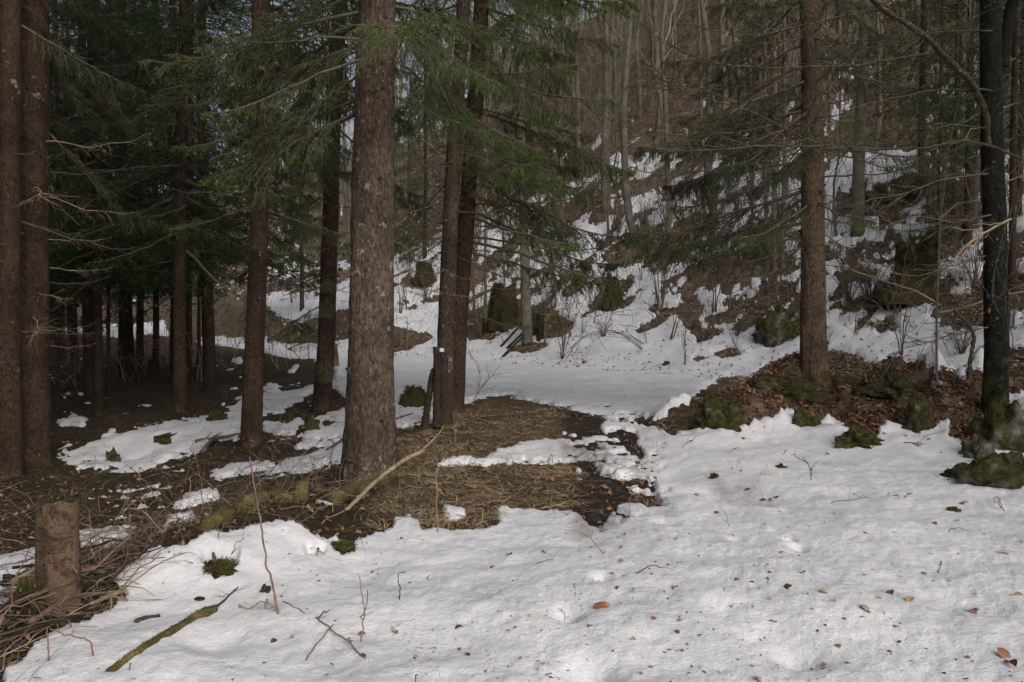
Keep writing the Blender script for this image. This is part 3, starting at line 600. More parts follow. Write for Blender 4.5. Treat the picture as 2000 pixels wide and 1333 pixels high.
PX = lambda w, d: w / FPX * d / 2          # pixel width at a depth -> radius
def spruce(label, base, topx, w0, w1, bark, sides=40, seed=1, h=21, crown=None, group=None, knots=30, branches=(), auto=None, name='spruce_tree', burl=None, depth=None, flare=0.6, crot=None, fh=0.35, csc=1.0):
    """base: pixel of the foot; topx: pixel x where the trunk leaves the frame (y = 0); w0,w1: pixel widths above the flare and at the top"""
    b = at_ground(*base) if depth is None else None
    if depth is not None:
        b = at_depth(base[0], base[1], depth); b[2] = float(top(b[0], b[1])[0])
    d = b[1]; tp = at_depth(topx, 0, d) - b
    dirv = tp / tp[2]
    t = thing(name, label, 'tree', tuple(b), group=group)
    hz = tp[2]
    pts = [(-dirv[0] * 0.3, 0, -0.3), (0, 0, 0), tuple(dirv * hz), tuple(dirv * h * 0.98)]
    r0, r1 = PX(w0, d), PX(w1, d)
    obj('trunk', trunk_mesh(pts, [r0 * 1.15, r0 * 1.02, r1, 0.03], sides, M[bark], seed, knots=knots, burl=burl, flare=flare, fh=fh), t)
    R = np.random.default_rng(seed + 5000)
    if crown is not None:
        c = obj('crown', crown, t, (dirv[0] * 7, 0, 0), (0, 0, R.uniform(0, 6.28) if crot is None else crot), (csc, csc, 1))
    def br(me, z, az, L, tilt=0.0, roll=0.0, rr=None):
        p = dirv * z; rad = (rr if rr is not None else np.interp(z, [0, hz], [r0, r1])) * 0.7
        obj('branch', me, t, (p[0] + rad * math.cos(az), p[1] + rad * math.sin(az), z), (roll, tilt, az), L)
    for (me, z, az, L, tilt, roll) in branches: br(me, z, math.radians(az), L, tilt, roll)
    if auto:
        for (pool, z0, z1, n, L0, L1, t0, t1, azr) in auto:
            for i in range(n):
                f = (i + R.random()) / n; z = z0 + (z1 - z0) * f
                az = math.radians(R.uniform(*azr)) if azr else i * 2.39996 + R.normal(0, 0.25)
                br(pool[R.integers(len(pool))], z, az, (L0 + (L1 - L0) * f) * R.uniform(0.65, 1.2), R.uniform(t0, t1), R.normal(0, 0.25))
    return t, b, dirv
# big spruce by the centre
spruce('thick grey-brown spruce trunk with pale lichen blotches, largest tree, behind the mossy log', (716, 938), 741, 92, 70, 'bark_big', 110, 1, crown=CROWN_HI[0], knots=16, flare=0.28, fh=0.5,
       burl=[(1.28, -0.35, 0.10, 0.14), (0.75, -0.4, 0.05, 0.10)],
       auto=[(SPARSE, 3.3, 4.6, 5, 1.7, 1.9, -0.05, 0.3, (150, 215)), (LIVE, 3.35, 4.7, 5, 1.6, 2.1, 0.0, 0.35, (140, 200)), (DEAD, 2.2, 4.5, 7, 0.4, 0.9, -0.1, 0.3, None), (LIVE, 4.2, 7, 12, 2.0, 2.4, -0.1, 0.3, (100, 420)), (LIVE, 3.6, 4.6, 4, 1.3, 1.6, 0.1, 0.4, (-10, 60)), (DEAD, 1.9, 2.5, 2, 0.9, 1.0, 0.1, 0.4, (0, 50))])
spruce('dark leaning trunk of the twin spruces, the one carrying a camera box and white tag', (863, 838), 903, 36, 24, 'bark_moss', 56, 2, crown=CROWN_HI[1], flare=0.2, knots=20,
       auto=[(DEAD, 1.6, 4.4, 12, 0.8, 1.3, -0.1, 0.3, None), (LIVE, 4.0, 7, 9, 1.5, 2.2, 0.0, 0.4, None), (SPARSE, 2.4, 3.3, 3, 0.9, 1.2, 0.1, 0.4, (150, 210))], h=19)
spruce('brown leaning trunk of the twin spruces, right behind the tagged trunk', (888, 805), 939, 34, 29, 'bark', 56, 3, crown=CROWN_HI[0], flare=0.35, fh=0.16, knots=20, csc=0.75,
       branches=[(DEAD[0], 2.75, 10, 2.7, 0.02, 0), (SPARSE[1], 2.6, -18, 2.6, 0.12, 0.3), (DEAD[2], 3.2, 20, 2.2, -0.1, 0), (SPARSE[0], 3.0, -40, 2.2, 0.2, 0), (DEAD[4], 2.3, -8, 1.6, 0.28, 0), (LIVED[0], 2.45, 5, 2.2, 0.10, 0.2), (SPARSE[3], 1.55, -5, 1.0, 0.0, 0), (DEAD[1], 3.7, 5, 2.4, 0, 0), (LIVED[2], 3.1, 12, 2.5, 0.12, 0), (LIVED[1], 3.5, -12, 2.7, 0.18, 0.1)],
       auto=[(LIVE, 3.3, 4.8, 7, 1.8, 2.5, 0.05, 0.35, (-75, 50)), (SPARSE, 3.2, 6.5, 10, 1.8, 2.6, 0.0, 0.4, None), (LIVE, 4.6, 7.5, 10, 2.2, 2.6, -0.1, 0.4, (-80, 60)), (SPARSE, 2.5, 3.4, 4, 1.5, 2.0, 0.1, 0.4, (130, 250)), (DEAD, 2.0, 4.5, 16, 1.2, 2.2, -0.1, 0.25, None)])
spruce('tall straight spruce with ringed brown bark standing on the leafy mound', (1592, 738), 1580, 47, 36, 'bark_red', 80, 4, crown=CROWN_HI[1], flare=0.42, fh=0.45, knots=54, csc=0.75,
       branches=[(LIVED[2], 2.55, 178, 2.5, 0.02, 0), (LIVED[1], 2.2, 186, 2.35, 0.02, 0.3), (LIVED[3], 1.95, 184, 1.6, 0.05, -0.3), (DEAD[3], 2.0, 175, 1.9, -0.05, 0), (DEAD[0], 1.8, 200, 1.7, 0.1, 0), (DEAD[5], 1.62, 190, 1.5, -0.1, 0), (SPARSE[2], 2.1, 170, 2.4, 0.08, 0), (DEAD[1], 2.9, 190, 2.6, 0.02, 0), (LIVED[0], 3.6, 182, 2.4, 0.1, 0.1), (LIVE[2], 2.35, 215, 1.7, 0.12, 0), (LIVED[1], 3.8, 160, 2.2, 0.12, 0), (LIVED[2], 4.0, 205, 2.3, 0.1, 0.2), (LIVED[3], 3.3, 150, 2.1, 0.1, 0)],
       auto=[(DEAD, 1.5, 4.6, 26, 1.3, 1.9, -0.1, 0.25, None), (LIVED, 3.0, 4.4, 6, 1.8, 2.3, 0.05, 0.3, (120, 240)), (SPARSE, 1.9, 3.6, 8, 1.3, 1.9, 0.0, 0.3, None), (LIVED, 4.2, 7.5, 22, 1.8, 2.4, 0.0, 0.35, None)])
spruce('slim dark brown spruce in the long snow strip, two trunks left of the thickest', (492, 872), 512, 37, 31, 'bark', 48, 5, crown=CROWN_HI[0], knots=40, flare=0.35,
       auto=[(DEAD, 2.2, 5.5, 12, 0.8, 1.3, -0.1, 0.2, None), (LIVED, 4.2, 7.5, 16, 1.8, 2.4, 0.05, 0.4, (-10, 190)), (SPARSE, 3.0, 4.4, 5, 1.2, 1.6, 0.0, 0.3, None)])
spruce('greyish leaning spruce trunk with a pale sawn stump hiding at its foot', (628, 802), 664, 34, 27, 'bark', 44, 6, crown=CROWN_HI[1], knots=30, flare=0.35,
       auto=[(DEAD, 2.0, 5.0, 10, 0.9, 1.4, -0.1, 0.2, None), (LIVED, 4.0, 7.0, 10, 1.6, 2.2, 0.05, 0.4, None), (LIVE, 3.0, 3.8, 3, 1.2, 1.6, 0.0, 0.3, (200, 300)), (LIVE, 0.9, 2.4, 6, 0.7, 1.1, 0.1, 0.5, (180, 300))])
spruce('narrow brown spruce in the hollow, between the left edge pair and the slim dark trunk', (349, 800), 357, 24, 18, 'bark', 36, 7, crown=CROWN_LO[1], knots=30, depth=15.5,
       auto=[(DEAD, 1.6, 5.0, 12, 0.8, 1.3, -0.1, 0.2, None), (LIVED, 3.4, 8.0, 16, 1.8, 2.2, 0.05, 0.4, (-10, 190))])
spruce('broad brown spruce trunk rising behind the square post stump at the photo edge', (62, 905), 62, 64, 54, 'bark', 64, 8, crown=CROWN_HI[1], knots=60, flare=0.3,
       auto=[(DEADP, 1.6, 4.6, 8, 1.0, 1.6, -0.1, 0.2, (-60, 60)), (DEAD, 1.6, 4.6, 10, 1.0, 1.6, -0.1, 0.2, None), (LIVED, 3.9, 7, 12, 2.0, 2.4, 0.1, 0.4, (30, 160))])
spruce('half hidden dark spruce trunk cut by the photo edge, next to the broad brown one', (17, 900), 20, 42, 34, 'bark', 40, 9, crown=CROWN_HI[0], knots=30, depth=10.5,
       auto=[(DEAD, 1.6, 4.6, 6, 1.0, 1.6, -0.1, 0.2, None), (LIVED, 4, 7, 8, 2.0, 2.4, 0.1, 0.4, (20, 160))])
# thinner spruces further into the left-hand stand
for i, (bx, by, tx, w, d, lab) in enumerate([
    (174, 735, 178, 18, 20, 'thicker of two black spruce trunks standing close together in the dark hollow'),
    (192, 775, 190, 15, 17.5, 'black spruce trunk touching the thicker one beside it in the dark hollow'),
    (212, 745, 214, 7, 19, 'thin pole-like spruce in the hollow with a leaning stick at its foot'),
    (237, 680, 240, 13, 25, 'spruce trunk standing at the edge of the bright far snow beside a short snag'),
    (272, 705, 277, 9, 24, 'thin black spruce between the short snag and the twin snags on the bank'),
    (302, 662, 305, 12, 27, 'straight spruce trunk rising from the snag stumps on the dark bank'),
    (112, 770, 108, 8, 18, 'thin black spruce just right of the broad trunk, before the far snow'),
    (366, 690, 372, 15, 24, 'dark spruce trunk close behind the narrow brown one, beside a snag'),
    (388, 690, 392, 7, 24.5, 'pole-thin spruce beside the snag at the start of the snowy road'),
    (512, 690, 516, 10, 20, 'spruce trunk peeping out behind the slim dark trunk at the road edge')]):
    spruce(lab, (bx, by), tx, w, w * 0.78, 'bark', 14, 20 + i, crown=CROWN_LO[i % 3] if w > 8 else CROWN_HI[i % 2], knots=12, depth=d, h=18, csc=0.9 if w > 8 else 0.5,
           auto=[(DEAD, 1.0, 5.0, 9, 0.8, 1.2, -0.1, 0.2, None), (LIVED, 2.6, 5.5, 8, 1.2, 1.7, 0.05, 0.4, None)])
TRUNKS = [trunk_mesh([(0, 0, -0.4), (0, 0, 0), (0.1, 0.05, 7), (0.05, 0, 20)], [0.19, 0.17, 0.12, 0.02], 12, M['bark'], 60 + i, knots=0) for i in range(3)]
def far_spruce(x, y, sc, crown, label, group, seed, rz=None, tr=0.9):
    R = np.random.default_rng(seed); z = float(top(x, y)[0]) - 0.05
    t = thing('spruce_tree', label, 'tree', (x, y, z), R.uniform(0, 6.28), group)
    obj('trunk', TRUNKS[seed % 3], t, scale=(tr * sc, tr * sc, sc)); obj('crown', crown, t, rot=(0, 0, R.uniform(0, 6.28)), scale=(sc * R.uniform(0.9, 1.15),) * 2 + (sc,))
    return t
R = np.random.default_rng(77); spots = []
# the dense stand left of the road
tries = 0
while len(spots) < 46 and tries < 6000:
    tries += 1
    y = R.uniform(19, 60); x = -y * R.uniform(0.30, 0.80); 
    if sdist(np.array([x]), np.array([y]), LEFT)[0] < 2.5: continue
    px = proj(x, y, 0.0)[0]
    if px > 170 and px < 335 and y > 30: continue       # the gap that lets the far snow through
    if px < -250: continue
    if px > 430 and R.random() < 0.6: continue
    if any((x - a) ** 2 + (y - b) ** 2 < 7 for a, b in spots): continue
    spots.append((x, y))
for i, (x, y) in enumerate(spots): far_spruce(x, y, R.uniform(0.85, 1.1), CROWN_LO[i % 3], 'dark spruce with low green boughs deep in the dense stand left of the road', 'spruces deep in the dark stand', 500 + i)
# beyond the frame: wood continued with spruces added to shade hollow and right edge
for i, (x, y, k) in enumerate([(-9.5, 8.0, 2), (-8.0, 5.0, 2), (-10, 12, 2), (-12.5, 9, 1), (-11.5, 15, 2), (-6.5, 1.5, 2), (-13, 19, 1), (-10.5, 2.5, 1), (-14.5, 13.5, 1), (-4.6, -2.0, 2), (-7, -5.0, 1), (-3.6, -6.5, 2), (-9, -1.5, 2), (-11, -6, 1), (-14, 4, 1), (-6, -10, 1), (-15, 9, 1), (-17, 14, 1), (-6.8, -1.6, 1), (-13, -1, 1),
    (9.6, 7.6, 2), (11.5, 11.0, 1), (9.0, 4.0, 2), (12.5, 6.5, 1), (10.5, 0.5, 2)]):
    far_spruce(x, y, 1.0, CROWN_HI[i % 2] if k == 2 and i % 2 else CROWN_LO[i % 3], 'tall spruce added for shade to continue the wood, outside or cut off by the photo edge', 'spruces at the edge of the view', 560 + i)
# spruces across the road and on the hillside
for i, (px, py, sc, c, lab) in enumerate([(590, 605, 0.75, 1, 'spruce with hanging dark boughs on the bank behind the leaning grey-brown trunk'), (830, 500, 0.75, 0, 'dark spruce on the hillside seen between the thickest trunk and the twin spruces'),
    (1800, 380, 0.8, 2, 'dark green spruce above the snow patch on the upper right hillside'), (1890, 470, 0.8, 1, 'dark spruce behind the black mossy trunk on the right hillside'), (1975, 560, 0.88, 0, 'dark spruce at the right photo edge behind the boulder'),
    (1990, 420, 0.8, 2, 'dark spruce crown filling the upper right corner')]):
    p = at_ground(px, py); far_spruce(p[0], p[1], sc, CROWN_LO[c], lab, 'spruces on the hillside', 600 + i, tr=0.5 if px > 1940 else 0.75)
for i, (px, py, sc, lab) in enumerate([(1830, 560, 0.55, 'young dark spruce beside the big mossy stump on the right slope'), (1860, 470, 0.7, 'young dark spruce above the big mossy stump on the right slope'), (1080, 605, 0.16, 'tiny green spruce growing on the mossy rock by the pale pole trunk'), (1390, 520, 0.25, 'little spruce sapling on the slope left of the straight brown trunk'), (800, 520, 0.35, 'young spruce left of the upper mossy stump')]):
    p = at_ground(px, py); far_spruce(p[0], p[1], sc, CROWN_YOUNG[i % 2], lab, 'young spruces', 650 + i, tr=0.35)

# ------------------------------------------------------------------ bare broadleaved trees
def bare_tree(seed, h=14, r=0.09, n1=16, n2=6, n3=4, lod=False, low=0.35, mats=('bark_bare', 'twig_bare')):
    R = np.random.default_rng(seed); mb = MB(); K = 9; t = np.linspace(0, 1, K)
    ax = np.stack([np.cumsum(R.normal(0, 0.16, K)) * (h / 14), np.cumsum(R.normal(0, 0.16, K)) * (h / 14), t * h - 0.3], 1); ax[0, :2] = 0
    V, Q = tubes(ax, r * (1 - 0.88 * t ** 0.9) + 0.004, 5 if lod else 7); mb.add(V, Q, m=0)
    q = R.uniform(low, 0.98, n1); base = np.stack([np.interp(q, t, ax[:, i]) for i in range(3)], -1); az = R.uniform(0, 6.28, n1); el = np.radians(R.uniform(30, 68, n1))
    L = h * 0.26 * (1.15 - q) * R.uniform(0.6, 1.3, n1) + 0.6; d = np.stack([np.cos(az) * np.cos(el), np.sin(az) * np.cos(el), np.sin(el)], 1); k = 5; tt = np.linspace(0, 1, k)
    P = base[:, None] + d[:, None] * (L[:, None] * tt)[..., None]; P[:, :, 2] += (0.12 * L)[:, None] * tt ** 2; P[:, 1:] += R.normal(0, 0.05, (n1, k - 1, 3))
    V, Q = tubes(P, (r * 0.30 * (1.2 - q))[:, None] * (1 - 0.8 * tt) + 0.003, 3); mb.add(V, Q, m=1)
    def sub(P, L, n, fac, rr):
        B, k, _ = P.shape; u = R.uniform(0.15, 1, (B, n)); i = np.clip((u * (k - 1)).astype(int), 0, k - 2); f = u * (k - 1) - i; bi = np.arange(B)[:, None]
        b0 = P[bi, i] * (1 - f[..., None]) + P[bi, i + 1] * f[..., None]; sd = P[bi, i + 1] - P[bi, i]; sd /= np.linalg.norm(sd, axis=2, keepdims=True) + 1e-9
        dd = sd + R.normal(0, 0.62, sd.shape); dd /= np.linalg.norm(dd, axis=2, keepdims=True); LL = (L[:, None] * fac * (1.1 - 0.6 * u) * R.uniform(0.5, 1.3, u.shape)).reshape(-1)
        b0 = b0.reshape(-1, 3); dd = dd.reshape(-1, 3); kk = 4; t4 = np.linspace(0, 1, kk); PP = b0[:, None] + dd[:, None] * (LL[:, None] * t4)[..., None]; PP[:, 1:] += R.normal(0, 0.03, (len(b0), kk - 1, 3)) * np.minimum(LL, 1)[:, None, None]
        V, Q = tubes(PP, np.broadcast_to(rr * (1 - 0.6 * t4), (len(b0), kk)), 3); mb.add(V, Q, m=1); return PP, LL
    P2, L2 = sub(P, L, n2, 0.55, 0.006)
    if n3: sub(P2, L2, n3, 0.5, 0.0035)
    return mb.mesh('bare_tree', [M[mats[0]], M[mats[1]]])
BT = [bare_tree(700 + i, h=[13, 15, 11, 14, 9, 16][i], r=[0.10, 0.13, 0.07, 0.11, 0.05, 0.15][i], low=[0.35, 0.4, 0.25, 0.45, 0.2, 0.45][i]) for i in range(6)]
BTF = [bare_tree(720 + i, h=15, r=0.13, n1=18, n2=8, n3=0, lod=True, low=0.25) for i in range(3)]
R = np.random.default_rng(88); spots = []; tries = 0
while len(spots) < 235 and tries < 20000:
    tries += 1
    y = R.uniform(20, 70); x = y * R.uniform(-0.35, 0.66)
    s = -sdist(np.array([x]), np.array([y]), FOOT)[0]
    if s < 6 or s > 45: continue
    if R.random() > (1.0 if s > 14 else 0.35): continue
    if any((x - a) ** 2 + (y - b) ** 2 < 1.7 for a, b in spots): continue
    spots.append((x, y))
for i, (x, y) in enumerate(spots):
    o = obj('bare_tree', BT[R.integers(6)], None, (x, y, float(top(x, y)[0])), (R.normal(0, 0.03), R.normal(0, 0.03), R.uniform(0, 6.28)), R.uniform(0.7, 1.25))
    tag(o, 'slender leafless grey tree among the many on the brown hillside', 'tree', 'leafless trees on the hillside')
# the far wood that reads as one mass
mb = MB(); arrs = []
def arr_of(me):
    V = np.zeros(len(me.vertices) * 3, np.float32); me.vertices.foreach_get('co', V)
    L = np.zeros(len(me.loops), np.int32); me.loops.foreach_get('vertex_index', L); mi = np.zeros(len(me.polygons), np.int32); me.polygons.foreach_get('material_index', mi)
    return V.reshape(-1, 3).astype(float), L.reshape(-1, 4), np.zeros((0, 3), int), mi, np.zeros(0, int)
FA = [arr_of(m) for m in BTF]
n = 0
while n < 190:
    y = R.uniform(45, 150); x = y * R.uniform(-0.75, 0.75); s = -sdist(np.array([x]), np.array([y]), FOOT)[0]
    if s < 14: continue
    if s < 45 and x > -10 and n % 3: pass
    mb.merge(FA[R.integers(3)], xf((x, y, float(G0(x, y))), R.uniform(0, 6.28), 0, R.uniform(0.8, 1.3))); n += 1
o = obj('far_wood', mb.mesh('far_wood', [M['bark_bare'], M['twig_bare']])); tag(o, 'mass of leafless trees covering the far hillside', 'woodland', kind='stuff')
# explicit pale poles and the black tree on the right
def pole(label, pix, w0, w1, mat, h=14, group=None, seed=1, name='bare_tree', sides=12, extra=14, knots=4, depth=None, crown=True, moss_flare=0.3):
    """pix: pixel polyline from the foot up; all at the depth of the foot"""
    b = at_ground(*pix[0])
    if depth: b = at_depth(pix[0][0], pix[0][1], depth); b[2] = float(top(b[0], b[1])[0])
    d = b[1]; P = [at_depth(x, y, d) - b for x, y in pix]; P[0] = np.zeros(3)
    t = thing(name, label, 'tree', tuple(b), group=group)
    r0, r1 = PX(w0, d), PX(w1, d)
    last = P[-1]; dv = (P[-1] - P[-2]); dv = dv / max(dv[2], 0.1)
    if h > last[2] + 0.5: P.append(last + dv * (h - last[2])); 
    rad = list(np.interp([p[2] for p in P], [0, last[2], h], [r0, r1, 0.01])); P = [P[0] - np.array([0, 0, .25])] + P; rad = [rad[0]] + rad
    obj('trunk', trunk_mesh(P, rad, sides, mat, seed, knots=knots, flare=moss_flare, fh=0.2), t)
    R = np.random.default_rng(seed); n = extra; mb = MB(); zs = R.uniform(0.25 * last[2], h * 0.95, n); PP = np.array(P)
    base = np.stack([np.interp(zs, PP[:, 2], PP[:, i]) for i in range(3)], -1); az = R.uniform(0, 6.28, n); L = R.uniform(0.5, 1.6, n); tt = np.linspace(0, 1, 6)
    if crown:
        dd = np.stack([np.cos(az), np.sin(az), R.uniform(0.2, 1.0, n)], 1)
        for i in range(n):
            c = base[i] + dd[i] * (L[i] * tt)[:, None]; c[1:] += R.normal(0, 0.03, (5, 3)); V, Q = tubes(c, 0.012 * (1 - 0.8 * tt) + 0.002, 4); m1 = MB(); m1.add(V, Q)
            u = R.integers(1, 5, 7); e = np.stack([c[u], c[u] + (dd[i] + R.normal(0, 0.6, (7, 3))) * 0.35 * L[i]], 1); V, Q = tubes(e, np.tile([0.0035, 0.001], (7, 1)), 3); m1.add(V, Q)
            obj('branch', m1.mesh('branch', [M['twig_bare']]), t)
    return t, b
pole('pale lichen-grey pole trunk with a mossy green foot and sticks leaning on it', [(1030, 672), (1025, 560), (1022, 400), (1018, 250), (1015, 100), (1012, 0)], 20, 14, M['bark_beech'], 12, seed=31, sides=20)
pole('grey tree growing from a swept-back foot with bare soil below it', [(1245, 478), (1228, 430), (1221, 360), (1220, 200), (1232, 0)], 16, 9, M['bark_beech'], 16, seed=32)
pole('straight pale grey tree left of the one with the swept-back foot', [(1187, 400), (1186, 300), (1190, 180), (1196, 0)], 11, 8, M['bark_bare'], 16, seed=33)
pole('stout grey tree to the right of the straight brown spruce, bare foot among rocks', [(1675, 455), (1680, 300), (1684, 150), (1688, 0)], 24, 17, M['bark_beech'], 18, seed=34, sides=18)
for i, (px, py, tx, w, lab) in enumerate([(1500, 522, 1490, 9, 'left stem of the clump of three grey stems beside the straight brown spruce'), (1514, 528, 1512, 10, 'middle stem of the clump of three grey stems'), (1529, 520, 1534, 9, 'right stem of the clump of three grey stems, nearest the brown spruce'),
    (1130, 330, 1125, 12, 'pale trunk high on the slope with a mossy crag left of it'), (1600 - 130, 430, 1465, 6, 'thin grey pole on the slope below the upper snow streaks'), (1085, 600, 1050, 4, 'thin pale sapling leaning across the large mossy stump'),
    (985, 560, 975, 4, 'thin straight sapling behind the large mossy stump'), (950, 650, 945, 6, 'dark thin stem rising from the leafy hummock right of the twin spruces'), (928, 640, 915, 5, 'thinner stem in the leafy hummock beside the twin spruces'),
    (1370, 250, 1365, 9, 'grey trunk high on the slope near the snow streak'), (1870, 320, 1885, 20, 'whitish trunk behind the mossy crooked limb, upper right'), (1095, 480, 1098, 5, 'thin sapling in the snow left of the swept-foot tree'), (660, 500, 655, 6, 'grey pole seen left of the thickest trunk')]):
    pole(lab, [(px, py), ((px * 2 + tx) / 3, py * 0.66), (tx, 0)], w, w * 0.55, M['bark_bare'], 13 if w > 5 else 8, seed=40 + i, extra=9, knots=0)
pole('straight thin sapling stem beside the black tree on the right', [(1832, 702), (1834, 560), (1838, 430), (1850, 300), (1862, 230)], 5, 2.2, M['twig'], 5, seed=60, extra=6, knots=0, sides=7, moss_flare=0.1, depth=9.8)

def hand_branch(parent, pix, r0, r1, mat, ntw=14, tl=0.35, seed=0, name='branch', origin=None, leaves=0, sub=3, zfix=None):
    R = np.random.default_rng(seed); P = np.array([at_depth(x, y, d) for x, y, d in pix]); o = np.array(origin) if origin is not None else np.zeros(3); P = P - o
    u0 = np.concatenate([[0], np.cumsum(np.linalg.norm(np.diff(P, axis=0), axis=1))]); n = max(12, len(P) * 5); u = np.linspace(0, u0[-1], n)
    C = np.stack([np.interp(u, u0, P[:, i]) for i in range(3)], -1)
    C[1:-1] = (C[:-2] + C[1:-1] * 2 + C[2:]) / 4; C[1:-1] = (C[:-2] + C[1:-1] * 2 + C[2:]) / 4
    C[1:] += np.cumsum(R.normal(0, 0.006, (n - 1, 3)), 0) * 0.6 + R.normal(0, 0.25, (n - 1, 3)) * 0.2 * r0
    t = u / u[-1]; mb = MB(); rr = (r0 + (r1 - r0) * t) * (1 + R.normal(0, 0.08, n)); V, Q = tubes(C, rr, 7); mb.add(V, Q)
    if ntw:
        i = np.clip((R.uniform(0.12, 0.98, ntw) * n).astype(int), 1, n - 2); tg = C[i + 1] - C[i - 1]; tg /= np.linalg.norm(tg, axis=1, keepdims=True)
        d = tg * 0.9 + R.normal(0, 0.55, (ntw, 3)); d[:, 2] -= 0.05; d /= np.linalg.norm(d, axis=1, keepdims=True); L = tl * R.uniform(0.4, 1.5, ntw); tt = np.linspace(0, 1, 6)
        PP = C[i][:, None] + d[:, None] * (L[:, None] * tt)[..., None]; PP[:, 1:] += np.cumsum(R.normal(0, 0.012, (ntw, 5, 3)), 1)
        V, Q = tubes(PP, (np.minimum(r1 * 1.1, 0.005) * (1 - 0.7 * tt) + 0.0012)[None] * np.ones((ntw, 1)), 4); mb.add(V, Q)
        if sub:
            j = R.integers(1, 5, (ntw, sub)); b0 = PP[np.arange(ntw)[:, None], j].reshape(-1, 3); dd = np.repeat(d, sub, 0) + R.normal(0, 0.6, (ntw * sub, 3)); LL = np.repeat(L, sub) * R.uniform(0.2, 0.6, ntw * sub)
            E = b0[:, None] + dd[:, None] * (LL[:, None] * np.linspace(0, 1, 3))[..., None]; E[:, 1:] += R.normal(0, 0.008, (len(b0), 2, 3)); V, Q = tubes(E, np.tile([0.0016, 0.0012, 0.0008], (len(b0), 1)), 3); mb.add(V, Q)
            for k in range(leaves):
                p = E[R.integers(len(E)), 2]; s = 0.03; V = p + np.array([[0, 0, 0], [-s * .4, 0, -s], [0, s * .3, -s * 2.2], [s * .4, 0, -s]]); mb.add(V, [[0, 1, 2, 3]], m=1)
    ob = obj(name, mb.mesh(name, [mat, M['leaf']]), parent)
    return ob
bt, bo, _ = spruce('black mossy trunk with crooked limbs beside the mossy boulder at the right', (1945, 702), 1938, 44, 36, 'bark_dark', 48, 70, name='old_tree', crown=None, knots=20, h=12, flare=0.25, depth=9.3)
BO = tuple(bo)
def bb(seed, pix, r0, r1, mat='branch_moss', ntw=16, tl=0.35, leaves=1): hand_branch(bt, pix, r0, r1, M[mat], ntw, tl, seed, origin=BO, leaves=leaves)
bb(1, [(1946, 390, 9.3), (1938, 300, 9.25), (1925, 220, 9.1), (1900, 165, 8.9), (1862, 122, 8.7), (1836, 100, 8.6), (1815, 72, 8.4), (1770, 42, 8.2), (1715, 6, 8.0), (1680, -40, 7.9)], 0.040, 0.026, ntw=26)
bb(2, [(1735, 18, 8.1), (1690, 25, 8.0), (1640, 35, 7.9), (1560, 58, 7.8), (1490, 76, 7.7), (1440, 76, 7.6), (1380, 60, 7.5), (1330, 50, 7.4)], 0.013, 0.004)
bb(3, [(1830, 104, 8.6), (1750, 112, 8.3), (1680, 130, 8.1), (1560, 133, 7.9), (1450, 132, 7.8), (1380, 118, 7.7), (1310, 88, 7.6), (1250, 40, 7.5), (1215, 20, 7.5)], 0.014, 0.004, ntw=24)
bb(4, [(2010, 318, 8.5), (1940, 288, 8.3), (1880, 272, 8.1), (1800, 288, 7.9), (1700, 288, 7.7), (1620, 284, 7.5), (1570, 268, 7.4), (1505, 232, 7.3), (1430, 200, 7.2), (1370, 186, 7.1), (1290, 160, 7.0), (1230, 150, 7.0)], 0.015, 0.004, ntw=40, leaves=6)
bb(5, [(1942, 178, 9.25), (1925, 175, 9.1), (1830, 172, 8.7), (1770, 184, 8.4), (1700, 198, 8.2), (1640, 222, 8.0), (1560, 235, 7.8)], 0.014, 0.004, ntw=20)
bb(6, [(1520, 240, 7.3), (1450, 255, 7.2), (1380, 262, 7.1), (1290, 268, 7.0), (1220, 260, 6.9)], 0.007, 0.003)
bb(7, [(1620, 284, 7.5), (1560, 285, 7.5), (1480, 280, 7.5), (1380, 290, 7.4), (1290, 290, 7.4)], 0.008, 0.003, mat='twig')
bb(8, [(1440, 200, 7.2), (1380, 178, 7.2), (1330, 160, 7.2), (1280, 145, 7.1)], 0.009, 0.003)
bb(9, [(1978, 400, 8.2), (1962, 450, 8.2), (1945, 520, 8.2), (1938, 575, 8.2), (1950, 612, 8.2)], 0.011, 0.006, ntw=10)
bb(10, [(1990, 370, 8.4), (1978, 440, 8.4), (1966, 510, 8.4), (1960, 590, 8.4), (1966, 640, 8.4)], 0.010, 0.005, ntw=10)
bb(11, [(1975, 428, 8.1), (1930, 452, 8.0), (1890, 478, 7.9), (1868, 500, 7.8), (1862, 512, 7.8)], 0.013, 0.010, mat='twig_pale', ntw=8)
bb(12, [(1925, 500, 9.0), (1860, 520, 8.8), (1790, 540, 8.6), (1740, 530, 8.5)], 0.008, 0.003, mat='twig', ntw=14)
bb(13, [(1930, 340, 9.1), (1840, 350, 8.8), (1760, 380, 8.6), (1690, 390, 8.4)], 0.009, 0.003, mat='twig', ntw=20)
bb(14, [(1940, 60, 9.1), (1850, 60, 8.8), (1780, 80, 8.5), (1700, 95, 8.2)], 0.010, 0.003, ntw=20)
bb(15, [(1960, 130, 9.3), (1968, 60, 9.3), (1978, 0, 9.3), (1985, -60, 9.3)], 0.07, 0.06, mat='bark_dark', ntw=4)
bb(16, [(1930, 640, 9.2), (1870, 650, 8.9), (1800, 672, 8.8), (1740, 690, 8.7)], 0.008, 0.003, mat='twig', ntw=22, tl=0.4)
bb(17, [(1925, 250, 9.0), (1860, 245, 8.6), (1780, 236, 8.3), (1700, 262, 8.0), (1640, 300, 7.8)], 0.010, 0.003, ntw=26)
bb(18, [(1935, 420, 9.0), (1860, 440, 8.7), (1800, 425, 8.4), (1730, 440, 8.2)], 0.008, 0.003, mat='twig', ntw=24)
